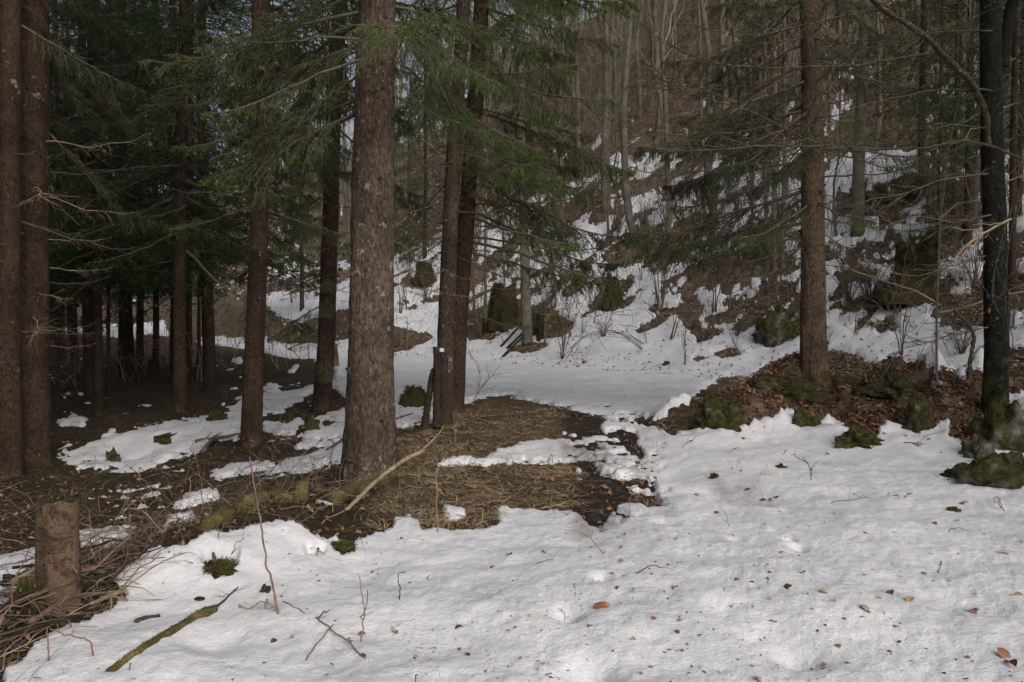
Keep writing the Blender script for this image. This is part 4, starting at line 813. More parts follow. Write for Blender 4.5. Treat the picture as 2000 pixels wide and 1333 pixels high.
o = hand_branch(None, [(1893, 742, 8.6), (1897, 700, 8.6), (1902, 655, 8.6), (1893, 632, 8.6), (1878, 615, 8.6), (1864, 605, 8.6)], 0.026, 0.016, M['branch_moss'], 8, 0.4, 71, name='crooked_stem')
tag(o, 'crooked mossy broken stem standing in front of the black tree', 'dead stem')

# ------------------------------------------------------------------ stumps, rocks, logs
def blob(w, h, dp, seed, amp=0.22, nu=30, nv=18, freq=1.9, squash=0.0):
    a = np.linspace(0, 2 * PI, nu, endpoint=False); b = np.linspace(-0.48 * PI, 0.5 * PI, nv)
    A, B = np.meshgrid(a, b); x = np.cos(A) * np.cos(B); y = np.sin(A) * np.cos(B); z = np.sin(B)
    n = 1 + amp * (1.4 * vn(x * freq + 7, y * freq, z * freq, s=seed) + 0.6 * vn(x * freq * 2.7, y * freq * 2.7 + 5, z * freq * 2.7, s=seed + 1) + 0.5 * np.abs(vn(x * 6, y * 6, z * 6, s=seed + 2)) + 0.2 * vn(x * 14, y * 14, z * 14, s=seed + 3))
    pw = 1 - squash; V = np.stack([x * n * w / 2, y * n * dp / 2, np.sign(z) * np.abs(z) ** pw * n * h], -1)
    i = np.arange(nv - 1)[:, None]; j = np.arange(nu)[None]; jn = (j + 1) % nu
    Q = np.stack([i * nu + j, i * nu + jn, (i + 1) * nu + jn, (i + 1) * nu + j], -1).reshape(-1, 4)
    return V.reshape(-1, 3), Q
def fuzz(V, n, L, seed, up=0.7, W=None):
    R = np.random.default_rng(seed); Vu = V[V[:, 2] > V[:, 2].max() * 0.05] if len(V) else V; p = Vu[R.integers(len(Vu), size=n)] + R.normal(0, np.abs(V).max() * 0.045, (n, 3))
    d = p / (np.linalg.norm(p, axis=1, keepdims=True) + 1e-9) * 0.7 + R.normal(0, 0.5, (n, 3)); d[:, 2] += up - 0.5
    return needles(p * 0.985, d, L * R.uniform(0.5, 1.3, n), W or L * 0.35)
def rock(label, px, py, w, h, mat='rock_moss', seed=1, depth=None, amp=0.5, name='rock', cat='rock', sink=0.25, group=None, fz=0, sq=0.0):
    p = at_ground(px, py) if depth is None else at_depth(px, py, depth)
    if depth: p[2] = float(top(p[0], p[1])[0])
    d = p[1]; W = w / FPX * d; H = h / FPX * d
    H *= 1.12; V, Q = blob(W, H, W * 0.8, seed, amp, 44, 26, squash=sq); mb = MB(); mb.add(V, Q)
    if fz: 
        V2, T2 = fuzz(V, fz, 0.022, seed); mb.add(V2, None, T2, m=1)
    o = obj(name, mb.mesh(name, [M[mat], M['moss_tuft']]), None, tuple(p - np.array([0, 0, H * sink]))); tag(o, label, cat, group); return o
rock('large moss-covered boulder at the foot of the black tree', 1972, 768, 112, 66, seed=1, depth=8.6, fz=2500, amp=0.34)
rock('grey lichen-spotted rock on the left side of the mossy boulder', 1908, 752, 52, 34, 'rock', 2, depth=8.4, amp=0.3)
rock('small pale rock tucked below the lichen-spotted one', 1912, 768, 42, 26, 'rock', 3, depth=8.2)
rock('low dark mossy slab at the snow edge, near the right photo edge', 1930, 848, 150, 40, seed=4, fz=1600, depth=7.2)
rock('dark rock between the mossy boulder and the low slab, at the photo edge', 1995, 792, 66, 20, seed=5, depth=7.9)
rock('small mossy rock standing alone in the snow below the leafy mound', 1676, 864, 74, 18, seed=6, fz=900)
rock('small mossy rock half in the snow under the straight brown spruce', 1572, 830, 52, 20, seed=7, fz=700)
rock('little bright-mossed rock at the left end of the leafy mound', 1424, 812, 40, 24, seed=8, fz=900)
rock('mossy root lump left of the straight brown spruce foot', 1650, 700, 90, 24, seed=9, depth=10.8, fz=700)
rock('weathered mossy rock crowning the leafy mound', 1745, 715, 90, 20, seed=10, depth=10.2, fz=500)
rock('mossy hummock at the left foot of the straight brown spruce', 1520, 735, 110, 26, seed=11, depth=10.6, fz=1200)
rock('dark mossy outcrop in the middle of the leafy mound', 1792, 790, 75, 44, seed=12, depth=9.4, fz=900, amp=0.35)
rock('flat mossy stone on the snow left of the slim dark trunk', 425, 818, 42, 12, seed=13)
rock('rounded mossy stone right of the slim dark trunk', 606, 838, 34, 16, seed=14, fz=400)
rock('small green mossy stone beside the thickest trunk', 643, 832, 22, 12, seed=15, fz=400)
rock('dark flat stone lying in the snow beside the square post stump', 42, 1130, 50, 15, seed=16, depth=None)
rock('dark boulder with leaves behind the pale pole trunk', 1075, 642, 88, 34, seed=17, amp=0.3, fz=700)
rock('large mossy crag high on the right slope above the snow', 1740, 392, 110, 30, seed=18, amp=0.35)
rock('mossy crag between the two upper right snow patches', 1800, 365, 120, 26, seed=19, amp=0.35)
rock('brown rocky hump on the slope behind the straight brown spruce', 1522, 655, 90, 50, seed=20, amp=0.35)
rock('mossy lump beside the foot of the straight brown spruce', 1545, 640, 50, 28, seed=21)
rock('yellowish moss-covered crag high above the pale trunk', 1085, 345, 90, 34, seed=22, amp=0.35)
rock('small stone under leaves left of the twin spruces', 320, 862, 34, 9, seed=23)
rock('mossy lump beside the brush at the lower left', 60, 1262, 50, 34, seed=24, fz=600, depth=3.9)

def stump(label, px, py, w, h, mat='stump_moss', seed=1, depth=None, top_w=0.9, moss=1500, topmat='moss', name='tree_stump', tilt=0.0, flare=0.35, jag=0.05, side=36, lean=0):
    p = at_ground(px, py) if depth is None else at_depth(px, py, depth)
    if depth: p[2] = float(top(p[0], p[1])[0])
    d = p[1]; r = PX(w, d); H = h / FPX * d; R = np.random.default_rng(seed)
    t = thing(name, label, 'stump', tuple(p)); nv = 14; u = np.linspace(-0.15, 1, nv); a = np.arange(side) * 2 * PI / side
    prof = r * (1 + (top_w - 1) * np.clip(u, 0, 1)) * (1 + flare * np.exp(-np.clip(u, 0, 1) * H / (0.16 + 0.1 * H)))
    U, A = np.meshgrid(u, a, indexing='ij'); n = 1 + (0.34 * vn(np.cos(A) * 2.2 + seed, np.sin(A) * 2.2, U * 1.5, s=seed) + 0.22 * vn(np.cos(A) * 5, np.sin(A) * 5, U * 2, s=seed + 1)) * (1 if moss > 200 else 0.35)
    hz = U * H * (1 + tilt * np.cos(A)) + jag * H * vn(np.cos(A) * 3, np.sin(A) * 3, s=seed + 2) * np.clip(U, 0, 1) ** 4
    V = np.stack([prof[:, None] * n * np.cos(A) + lean * hz, prof[:, None] * n * np.sin(A), hz], -1); i = np.arange(nv - 1)[:, None]; j = np.arange(side)[None]; jn = (j + 1) % side
    Q = np.stack([i * side + j, i * side + jn, (i + 1) * side + jn, (i + 1) * side + j], -1).reshape(-1, 4); mb = MB(); mb.add(V.reshape(-1, 3), Q); obj('body', mb.mesh('stump_body', [M[mat]]), t)
    ring = V[-1]; c = ring.mean(0); rings = [ring * (1 - f) + c * f + np.array([0, 0, 0.01 * math.sin(f * 3) + (0.04 * r if topmat == 'moss' else 0) * math.sin(f * 1.5)]) + np.where(f > 0, R.normal(0, 0.012 * r, ring.shape), 0) for f in (0, 0.25, 0.55, 0.85)]
    rv = np.concatenate(rings + [c[None] + [0, 0, 0.012]]); q = []; tt = []
    for k in range(3):
        q.append(np.stack([k * side + j[0], k * side + jn[0], (k + 1) * side + jn[0], (k + 1) * side + j[0]], -1))
    tt = np.stack([3 * side + j[0], 3 * side + jn[0], np.full(side, 4 * side)], -1); mb = MB(); mb.add(rv, np.concatenate(q), tt); obj('cut_top', mb.mesh('cut_top', [M[topmat]]), t)
    if moss:
        VV = V.reshape(-1, 3); VV = VV[VV[:, 2] > 0.1 * H]; VV = np.concatenate([VV, rv, rv]); pp = VV[R.integers(len(VV), size=moss)] + R.normal(0, 0.05 * r + 0.005, (moss, 3)); pp = pp[vn(pp[:, 0] * 5, pp[:, 1] * 5, pp[:, 2] * 4, s=seed + 8) > -0.25]
        dd = np.stack([pp[:, 0], pp[:, 1], pp[:, 2] * 0 + 0.2 * r], 1) / r + R.normal(0, 0.5, pp.shape); V2, T2 = needles(pp, dd, (0.02 + 0.09 * r) * R.uniform(0.5, 1.3, len(pp)), 0.008 + 0.03 * r); mb = MB(); mb.add(V2, None, T2); o = obj('moss', mb.mesh('moss', [M['moss_tuft']], False), t); o['kind'] = 'stuff'
    return t
stump('square-cut tall post stump with peeling bark at the lower left', 117, 1172, 74, 200, 'stumpwood', 2, top_w=1.0, moss=160, topmat='dark_wood', flare=0.06, jag=0.03)
stump('biggest mossy stump on the slope, left of the pale pole trunk', 983, 636, 56, 68, seed=3, moss=2600, jag=0.35, top_w=0.8)
stump('bright green moss-covered stump in the snow on the slope', 1196, 598, 34, 50, seed=4, moss=3600, flare=0.7, top_w=0.6, jag=0.3, topmat='moss')
stump('moss-topped stump farther up behind the twin spruces', 827, 552, 28, 38, seed=5, moss=2200, flare=0.5)
stump('low mossy stump between the thickest trunk and the twin spruces', 806, 790, 36, 28, seed=6, moss=700, jag=0.4)
stump('huge mossy stump on the right slope beside the black tree', 1790, 580, 80, 98, seed=7, moss=5000, top_w=0.7, jag=0.45, flare=0.6)
rock('shaggy mossy root lump at the left tip of the leafy mound', 1402, 800, 74, 44, seed=28, amp=0.55, fz=1500, depth=9.7)
stump('pale sawn stump behind the greyish leaning trunk', 648, 716, 22, 44, 'stumpwood', 9, moss=300, topmat='cut_wood', flare=0.2)
stump('short black snag at the edge of the far snow', 257, 662, 10, 22, 'dark_wood', 10, moss=0, topmat='dark_wood', side=12, jag=0.3, depth=24)
stump('broad black snag on the dark bank beside the straight spruce', 298, 672, 20, 34, 'dark_wood', 11, moss=0, topmat='dark_wood', side=14, jag=0.3, depth=23)
stump('dark snag next to the narrow brown spruce by the snowy road', 376, 698, 12, 26, 'dark_wood', 12, moss=0, topmat='dark_wood', side=12, jag=0.3, depth=22)
rock('small dark stone on the mossy ground left of the snow stripe', 222, 900, 30, 14, seed=33, amp=0.5)
stump('low sawn log end in the brush beside the post stump', 62, 1210, 34, 26, 'stumpwood', 14, moss=60, topmat='cut_wood', depth=4.0)

def log_(label, pix, r0, r1, mat, seed=1, name='fallen_log', cat='log', lift=0.6, nz=0.12, sides=14, capm=None, ntw=0, group=None, fz=0, tl=0.2):
    R = np.random.default_rng(seed); P = []
    for q in pix:
        p = at_ground(q[0], q[1]) if len(q) == 2 or q[2] is None else at_depth(q[0], q[1], q[2]); P.append(p)
    P = np.array(P); o = P[0].copy(); P = P - o; u0 = np.concatenate([[0], np.cumsum(np.linalg.norm(np.diff(P, axis=0), axis=1))]); n = max(8, int(len(P) * (7 if sides > 8 else 4))); u = np.linspace(0, u0[-1], n)
    C = np.stack([np.interp(u, u0, P[:, i]) for i in range(3)], -1)
    for _ in range(2): C[1:-1] = (C[:-2] + C[1:-1] * 2 + C[2:]) / 4
    t = u / u[-1]; rr = r0 + (r1 - r0) * t; C[:, 2] += rr * lift; C[1:-1] += R.normal(0, 1, (n - 2, 3)) * (0.10 * rr[1:-1, None])
    V, Q, T = tubes(C, rr, sides, caps=True); k = n * sides; D = V[:k].reshape(n, sides, 3) - C[:, None]
    V[:k] = (C[:, None] + D * (1 + nz * 2 * vn(C[:, None, 0] * 9 + D[..., 0] * 30, C[:, None, 1] * 9 + D[..., 1] * 30, D[..., 2] * 30, s=seed))[..., None]).reshape(-1, 3)
    mb = MB(); mb.add(V, Q, T)
    if ntw:
        i = np.clip((R.uniform(0.1, 0.95, ntw) * n).astype(int), 1, n - 2); tg = C[i + 1] - C[i - 1]; tg /= np.linalg.norm(tg, axis=1, keepdims=True) + 1e-9; d = tg * 0.8 + R.normal(0, 0.6, (ntw, 3)); d[:, 2] = np.abs(d[:, 2]) * 0.5; L = tl * R.uniform(0.4, 1.4, ntw)
        E = C[i][:, None] + d[:, None] * (L[:, None] * np.linspace(0, 1, 4))[..., None]; E[:, 1:] += R.normal(0, 0.006, (ntw, 3, 3)); V, Q = tubes(E, np.tile(np.array([0.9, 0.7, 0.5, 0.3]) * min(r1, r0) * 0.7, (ntw, 1)), 4); mb.add(V, Q)
    if fz:
        q = V[:k][R.integers(k, size=fz)] if not ntw else C[R.integers(n, size=fz)] + R.normal(0, r0 * 0.6, (fz, 3)); q = q[q[:, 2] > -0.01]; V2, T2 = needles(q, R.normal(0, 0.8, q.shape) + [0, 0, 0.4], 0.011 * R.uniform(0.5, 1.2, len(q)), 0.005); mb.add(V2, None, T2, m=1)
    ob = obj(name, mb.mesh(name, [M[mat], M['moss_tuft']]), None, tuple(o)); tag(ob, label, cat, group); return ob
LM = simple('old_log_moss', [(0.3, (0.040, 0.030, 0.015)), (0.5, (0.10, 0.08, 0.032)), (0.7, (0.20, 0.16, 0.06))], 9, 0.9, 1.0, 0.03); M['log_moss'] = LM
log_('yellow-mossed rotten log lying across the foot of the thickest trunk', [(652, 985), (700, 960), (760, 940), (830, 925)], 0.065, 0.05, 'log_moss', 1, fz=1200, lift=0.45, nz=0.3)
log_('long mossy log sunk in the brush left of the thickest trunk', [(400, 1036), (450, 1015), (520, 990), (600, 968)], 0.055, 0.085, 'log_moss', 2, fz=1500, lift=0.35, nz=0.35)
log_('bleached bare branch lying aslant over the mossy log', [(632, 1046, 5.45), (668, 1010, 5.7), (705, 972, 5.95), (745, 935, 6.3), (790, 903, 6.7), (828, 884, 7.0)], 0.013, 0.020, 'twig_pale', 3, name='bleached_branch', cat='branch', lift=1, sides=8, ntw=3, nz=0.05, tl=0.12)
log_('thin bleached fork end pointing up from the aslant branch', [(815, 888, 6.9), (835, 872, 7.1), (858, 848, 7.3), (868, 830, 7.5)], 0.010, 0.003, 'twig_pale', 4, name='twig', cat='twig', lift=1, sides=6, ntw=2, nz=0.05)
log_('mossy stick half sunk in the foreground snow', [(216, 1313), (255, 1282), (300, 1255), (350, 1226), (385, 1206), (415, 1192)], 0.018, 0.027, 'log_moss', 5, name='mossy_stick', cat='stick', fz=900, lift=-0.1, nz=0.35)
log_('thin black tip running on from the mossy stick', [(413, 1193), (435, 1178), (450, 1162), (465, 1148)], 0.010, 0.003, 'twig_dark', 6, name='twig', cat='twig', ntw=3, sides=6, tl=0.06)
log_('flat dark bark piece lying in the foreground snow', [(265, 1217), (285, 1208), (312, 1205)], 0.014, 0.010, 'twig_dark', 7, name='bark_piece', cat='bark', sides=8, lift=0.3)
log_('brown log lying on the slope right of the twin spruces', [(905, 600), (935, 580), (975, 560)], 0.09, 0.07, 'stumpwood', 8, lift=0.5)
log_('mossy log end sticking out of the slope snow behind the pale pole trunk', [(1035, 545), (1058, 535)], 0.10, 0.09, 'log_moss', 9)
for i, (a, b_, lab) in enumerate([((978, 678), (1020, 632), 'uppermost of the dark sticks leaning on the pale pole trunk'), ((990, 682), (1028, 645), 'middle dark stick leaning on the pale pole trunk'), ((982, 698), (1025, 655), 'lowest dark stick leaning on the pale pole trunk')]):
    p = at_ground(*a); log_(lab, [(a[0], a[1], p[1]), (b_[0], b_[1], p[1] + 0.3)], 0.045, 0.03, 'dark_wood', 10 + i, name='leaning_stick', cat='stick', lift=0.3, sides=8)
for i, (a, b_, r, lab) in enumerate([((380, 866), (470, 850), .03, 'brown stick lying on the snow left of the slim dark trunk'), ((395, 885), (420, 855), .035, 'short thick branch piece in the snow near the slim dark trunk'), ((300, 860), (335, 852), .04, 'mossy log piece on the long snow stripe'), ((720, 865), (810, 862), .035, 'rotten log behind the thickest trunk at the snow edge'),
        ((775, 820), (835, 800), .02, 'thin dark log in the snow left of the twin spruces'), ((770, 838), (840, 822), .014, 'thin black branch below the low mossy stump'), ((640, 880), (668, 860), .02, 'grey stick on the snow left of the thickest trunk'), ((1860, 745), (1890, 805), .01, 'thin pale stick leaning over the leafy mound near the boulder'), ((1190, 462 + 60), (1250, 500 + 0), .05, 'brown log on the bare soil under the swept-foot tree'), ((1480, 770), (1640, 735), .035, 'mossy root running along the leafy mound')]):
    log_(lab, [a, b_], r, r * 0.7, 'branch_moss' if 'moss' in lab else 'twig', 20 + i, name='stick' if r < .03 else 'branch_piece', cat='stick', sides=8, ntw=2, fz=200 if 'moss' in lab else 0)
log_('broken pale stick poking up from the brush by the foreground snow edge', [(302, 1074, 5.1), (315, 1050, 5.15), (329, 1023, 5.2)], 0.013, 0.017, 'twig_pale', 40, name='broken_stick', cat='stick', sides=8)
# black curved pole beside the twin spruces
log_('black weathered pole bent against the tagged spruce trunk', [(829, 832, 10.2), (836, 790, 10.2), (842, 745, 10.2), (846, 725, 10.2), (853, 717, 10.2)], 0.045, 0.036, 'dark_wood', 41, name='leaning_pole', cat='pole', lift=0, sides=12)
log_('short black post standing against the tagged spruce trunk', [(853, 838, 10.15), (853, 760, 10.15), (852, 678, 10.15)], 0.05, 0.04, 'dark_wood', 42, name='wooden_post', cat='post', lift=0, sides=12)

def rbox(mb, c, s, m=0, bev=0.15):
    x, y, z = s[0] / 2, s[1] / 2, s[2] / 2; b = min(s) * bev; V = []; 
    for yy_ in (-1, 1):
        for (sx, sz) in ((-1, -1), (1, -1), (1, 1), (-1, 1)):
            V += [(sx * (x - b), yy_ * y, sz * z), (sx * x, yy_ * y, sz * (z - b))] if sx * sz > 0 else [(sx * x, yy_ * y, sz * (z - b)), (sx * (x - b), yy_ * y, sz * z)]
    V = np.array(V); k = 8
    V[:k] = V[:k]; mbV = V + np.array(c); n = 8; Q = [[i, (i + 1) % n, n + (i + 1) % n, n + i] for i in range(n)]; T = [[0, i + 1, i] for i in range(1, n - 1)] + [[n, n + i, n + i + 1] for i in range(1, n - 1)]
    mb.add(mbV, Q, T, m)
p = at_depth(879, 708, 10.02); t = thing('trail_camera', 'grey-brown camera box strapped to the tagged spruce trunk', 'camera', tuple(p), math.radians(12))
mb = MB(); rbox(mb, (0, 0, 0), (0.078, 0.06, 0.17), bev=0.2); obj('housing', mb.mesh('housing', [M['cam_plastic']], False), t)
mb = MB(); V, Q, T = tubes(np.array([[0, -0.03, 0.035], [0, -0.04, 0.035]]), np.array([0.02, 0.019]), 16, True); mb.add(V, Q, T); obj('lens', mb.mesh('lens', [M['cut_wood']], False), t)
mb = MB(); V, Q, T = tubes(np.array([[0.0, -0.03, 0.002], [0.0, -0.037, 0.002]]), np.array([0.015, 0.014]), 16, True); mb.add(V, Q, T); obj('sensor_window', mb.mesh('sensor_window', [M['black']], False), t)
mb = MB(); rbox(mb, (0, -0.032, -0.05), (0.035, 0.006, 0.018)); obj('latch', mb.mesh('latch', [M['black']], False), t)
mb = MB(); rbox(mb, (-0.01, 0.0, -0.11), (0.02, 0.015, 0.035)); obj('padlock', mb.mesh('padlock', [simple('brass', [(0.3, (0.3, 0.24, 0.1)), (0.7, (0.42, 0.34, 0.16))], 20, 0.4, 0)], False), t)
p = at_depth(863, 684, 10.02); mb = MB(); rbox(mb, (0, 0, 0), (0.052, 0.006, 0.046)); o = obj('paper_tag', mb.mesh('paper_tag', [M['paper']], False), None, tuple(p), (0, 0.03, -0.1)); tag(o, 'small white tag nailed above the camera box on the trunk', 'tag')

# ------------------------------------------------------------------ shrubs and saplings
def shrub_mesh(seed, n=9, h=2.2, spread=0.5, r=0.012, ntw=6, mat='twig', curve=0.3):
    R = np.random.default_rng(seed); mb = MB(); K = 8; t = np.linspace(0, 1, K); az = R.uniform(0, 6.28, n); H = h * R.uniform(0.45, 1.1, n); sp = spread * R.uniform(0.2, 1.2, n) * H
    P = np.zeros((n, K, 3)); P[:, :, 2] = H[:, None] * (t - 0.0)[None] - 0.08 * (sp / np.maximum(H, .1))[:, None] * t ** 3 * H[:, None]
    for k, f in ((0, np.cos), (1, np.sin)): P[:, :, k] = f(az)[:, None] * (0.04 + sp[:, None] * (t ** (1 + curve))[None])
    P[:, 1:] += np.cumsum(R.normal(0, 0.018, (n, K - 1, 3)), 1)
    V, Q = tubes(P, (r * R.uniform(0.5, 1.1, n))[:, None] * (1 - 0.8 * t)[None] + 0.0012, 5); mb.add(V, Q)
    i = R.integers(2, K - 1, (n, ntw)); bi = np.arange(n)[:, None]; b0 = P[bi, i].reshape(-1, 3); tg = (P[bi, np.minimum(i + 1, K - 1)] - P[bi, i - 1]).reshape(-1, 3); tg /= np.linalg.norm(tg, axis=1, keepdims=True)
    d = tg + R.normal(0, 0.45, tg.shape); L = np.repeat(H, ntw) * 0.22 * R.uniform(0.3, 1.3, n * ntw); tt = np.linspace(0, 1, 4); E = b0[:, None] + d[:, None] * (L[:, None] * tt)[..., None]; E[:, 1:] += R.normal(0, 0.01, (len(b0), 3, 3))
    V, Q = tubes(E, np.tile(r * 0.28 * (1 - 0.6 * tt) + 0.0006, (len(b0), 1)), 3); mb.add(V, Q)
    return mb.mesh('shrub', [M[mat]])
SH = [shrub_mesh(800 + i, n=[10, 6, 14, 4, 12, 22][i], h=[2.4, 2.0, 1.6, 2.2, 1.2, 1.5][i], spread=[0.35, 0.3, 0.6, 0.15, 0.55, 0.95][i], r=0.016) for i in range(6)]
SHL = [
 (1290, 605, 0, 1.1, 'dark many-stemmed hazel shrub in the snow right of the bright green stump'), (935, 655, 3, 1.4, 'upright thin stems in the leafy hummock right of the twin spruces'), (915, 650, 1, 0.8, 'low shrub between the twin spruces and the biggest mossy stump'),
 (782, 612, 1, 0.9, 'curved dark saplings in the snow just right of the thickest trunk'), (795, 605, 3, 0.8, 'second clump of curved saplings right of the thickest trunk'), (1078, 545, 0, 0.55, 'fan-shaped shrub in a small bare spot above the biggest stump'), (1395, 612, 3, 1.3, 'leaning sapling with bare tuft at its foot on the slope'),
 (1700, 592, 5, 1.0, 'wide sprawling brush left of the huge mossy stump'), (1660, 590, 2, 0.9, 'brush right beside the straight brown spruce on the slope'), (1140, 562, 1, 0.6, 'small shrub in the leaf strip right of the pale pole trunk'), (1152, 592, 3, 0.5, 'lone thin twig clump in the snow near the bright green stump'),
 (1252, 548, 1, 0.6, 'small shrub on the hollow right of the bright green stump'), (570, 592, 1, 0.8, 'little dark saplings in the snow beyond the bank'), (1350, 548, 2, 0.7, 'shrub in the bare strip left of the three grey stems'), (1035, 655, 4, 0.8, 'shrub wrapping the boulder behind the pale pole trunk'),
 (1060, 620, 4, 0.9, 'thin shrub over the dark boulder on the slope'), (1210, 455, 2, 0.7, 'brushy stems beside the swept-foot tree'), (1095, 470, 1, 0.9, 'saplings among the snow above the pale pole trunk'), (1000, 500, 0, 0.8, 'bushy stems on the slope behind the twin spruces'),
 (955, 520, 3, 1.0, 'upright stems on the slope directly behind the twin spruces'), (1440, 655, 5, 0.55, 'dry brush drooping over the snow slope'), (1535, 640, 5, 0.8, 'spiky dry brush touching the straight brown spruce'), (1610, 690, 2, 0.45, 'thin weeds at the right foot of the straight brown spruce'), (1230, 520, 3, 0.7, 'thin sapling left of the hazel shrub'),
 (1500, 570, 2, 0.6, 'low brush below the three grey stems'), (1880, 690, 5, 0.6, 'tangled twigs in front of the black tree'), (1905, 560, 2, 0.9, 'brush behind the black tree on the leafy bank'), (1975, 640, 1, 0.9, 'thin stems at the right photo edge behind the boulder'), (1760, 690, 1, 0.5, 'thin shrub on top of the leafy mound'),
 (760, 460, 0, 1.0, 'stems on the far slope right of the thickest trunk'), (1320, 420, 2, 1.0, 'brush on the slope below the upper snow streaks'), (1420, 470, 0, 0.8, 'bushy stems left of the three grey stems'), (480, 600, 2, 0.9, 'brush on the bank between the slim dark and narrow brown trunks'), (440, 615, 4, 1.0, 'low brush on the bank above the snowy road')]
for i, (px, py, k, sc, lab) in enumerate(SHL):
    p = at_ground(px, py); o = obj('shrub', SH[k], None, tuple(p - [0, 0, .03]), (0, 0, i * 1.7), sc); tag(o, lab, 'shrub', 'bare shrubs on the slope')
R = np.random.default_rng(98)
for i in range(70):
    for _ in range(80):
        y = R.uniform(14, 36); x = y * R.uniform(-0.3, 0.64); s = -sdist(np.array([x]), np.array([y]), FOOT)[0]
        if s > 0.8 and s < 9: break
    o = obj('shrub', SH[R.choice([0, 1, 1, 2, 3, 3, 4])], None, (x, y, float(top(x, y)[0]) - .04), (R.normal(0, 0.15), R.normal(0, 0.15), R.uniform(0, 6.28)), R.uniform(0.35, 0.85)); tag(o, 'small bare shrub poking through the snow on the lower slope', 'shrub', 'small shrubs on the lower slope')
R = np.random.default_rng(99)
for i in range(120):
    for _ in range(50):
        y = R.uniform(20, 50); x = y * R.uniform(-0.5, 0.66); s = -sdist(np.array([x]), np.array([y]), FOOT)[0]
        if s > 3 and s < 34 and R.random() < (0.3 if s < 8 else 1): break
    o = obj('shrub', SH[R.integers(5)], None, (x, y, float(top(x, y)[0]) - .05), (R.normal(0, 0.1), R.normal(0, 0.1), R.uniform(0, 6.28)), R.uniform(0.6, 1.6)); tag(o, 'thin leafless brush among the trees higher up the hillside', 'shrub', 'brush higher on the hillside')
# arched fallen branches in the snow
for i, (pix, lab) in enumerate([([(1254, 681), (1222, 655), (1190, 645), (1150, 650), (1118, 672), (1090, 711)], 'thin fallen branch arching over the snow below the bright green stump'), ([(1257, 672), (1222, 648), (1170, 628), (1110, 606), (1050, 598)], 'long thin branch bowed down the slope above the arching one'), ([(1255, 684), (1212, 650), (1175, 648), (1135, 660), (1112, 690)], 'lower thin bowed branch beside the arching one')]):
    ps = [at_ground(*q) for q in pix]; d0, d1 = ps[0][1], ps[-1][1]; pp = [(q[0], q[1], d0 + (d1 - d0) * k / (len(pix) - 1) - 0.15) for k, q in enumerate(pix)]
    o = hand_branch(None, pp, 0.013, 0.005, M['twig'], 14, 0.6, 90 + i, name='fallen_branch'); tag(o, lab, 'branch')
# thin stems sticking out of the foreground snow
def stem(label, pix, r0, r1, mat='twig_red', seed=0, ntw=0, ground=False, name='dead_stem', cat='stem', tl=0.08, d=None, group=None):
    if ground: pp = [(q[0], q[1], float(at_ground(*q)[1]) - 0.01) for q in pix]
    else:
        dd = d or float(at_ground(*pix[0])[1]); pp = [(q[0], q[1], dd + 0.02 * k) for k, q in enumerate(pix)]
    o = hand_branch(None, pp, r0, r1, M[mat], ntw, tl, seed, name=name, sub=1); tag(o, label, cat, group)
stem('tall thin reddish stem standing in the foreground snow', [(543, 1200), (534, 1145), (520, 1080), (512, 1020), (505, 975), (495, 925), (487, 884)], 0.0065, 0.003, seed=1)
stem('dry grass stem bent over at the foot of the tall reddish stem', [(548, 1200), (535, 1183), (515, 1180), (495, 1194), (467, 1224)], 0.004, 0.003, 'twig_pale', 2, ntw=4)
stem('longest reddish twig lying aslant on the foreground snow', [(553, 1175), (580, 1186), (612, 1206), (660, 1240), (722, 1286)], 0.0035, 0.0035, seed=3, ground=True, ntw=3)
stem('thin twig crossing the longest one on the foreground snow', [(598, 1290), (625, 1250), (650, 1215), (686, 1168)], 0.0030, 0.002, seed=4, ground=True)
stem('curved stem rising from the snow right of the crossing twigs', [(705, 1254), (712, 1210), (720, 1165), (718, 1135), (709, 1115)], 0.0035, 0.002, seed=5, ntw=1, ground=False)
stem('short upright twig in the snow with a bent tip', [(779, 1172), (777, 1150), (777, 1126), (792, 1125)], 0.0035, 0.002, 'twig_dark', 6)
stem('small dark forked twig on the snow right of the upright twig', [(797, 1139), (815, 1134), (848, 1131)], 0.003, 0.0015, 'twig_dark', 7, ground=True, ntw=2)
stem('angled thin stem at the lower left, bent like an arch', [(182, 1322), (182, 1285), (183, 1252), (150, 1238), (100, 1226)], 0.004, 0.003, seed=8, d=3.45)
stem('thin stem standing at the lower left photo corner', [(92, 1338), (94, 1300), (97, 1255), (100, 1228)], 0.004, 0.003, seed=9, d=3.4)
stem('upper of two thin twigs reaching over the snow from the brush', [(228, 1155), (265, 1153), (300, 1160), (345, 1181)], 0.004, 0.002, seed=10, d=4.3)
stem('lower of two thin twigs reaching over the snow from the brush', [(238, 1172), (275, 1178), (320, 1198)], 0.0035, 0.002, seed=11, d=4.2)
stem('small forked dark twig lying at the right of the foreground snow', [(1833, 1119), (1840, 1100), (1856, 1084), (1880, 1088), (1900, 1098)], 0.003, 0.0015, 'twig_dark', 12, ground=True, ntw=3)
stem('small Y-shaped twig standing in the snow right of the middle', [(1583, 938), (1580, 918), (1570, 905), (1550, 895)], 0.004, 0.002, 'twig_dark', 13, ntw=4, d=7.1)
stem('tiny twig fork upright near the right photo edge', [(1962, 1000), (1960, 985), (1954, 972)], 0.004, 0.002, 'twig_red', 14, ntw=3)
stem('hair-thin twig curved on the snow in the middle', [(1047, 1102), (1070, 1096), (1100, 1094)], 0.002, 0.0015, 'twig', 15, ground=True)
stem('thin twig beside the spruce cone', [(1122, 1142), (1124, 1165), (1155, 1186)], 0.002, 0.0015, 'twig', 16, ground=True)
stem('dark twig lying below the leaf on the right side', [(1722, 971), (1750, 969), (1782, 974)], 0.003, 0.0015, 'twig_dark', 17, ground=True, ntw=3)
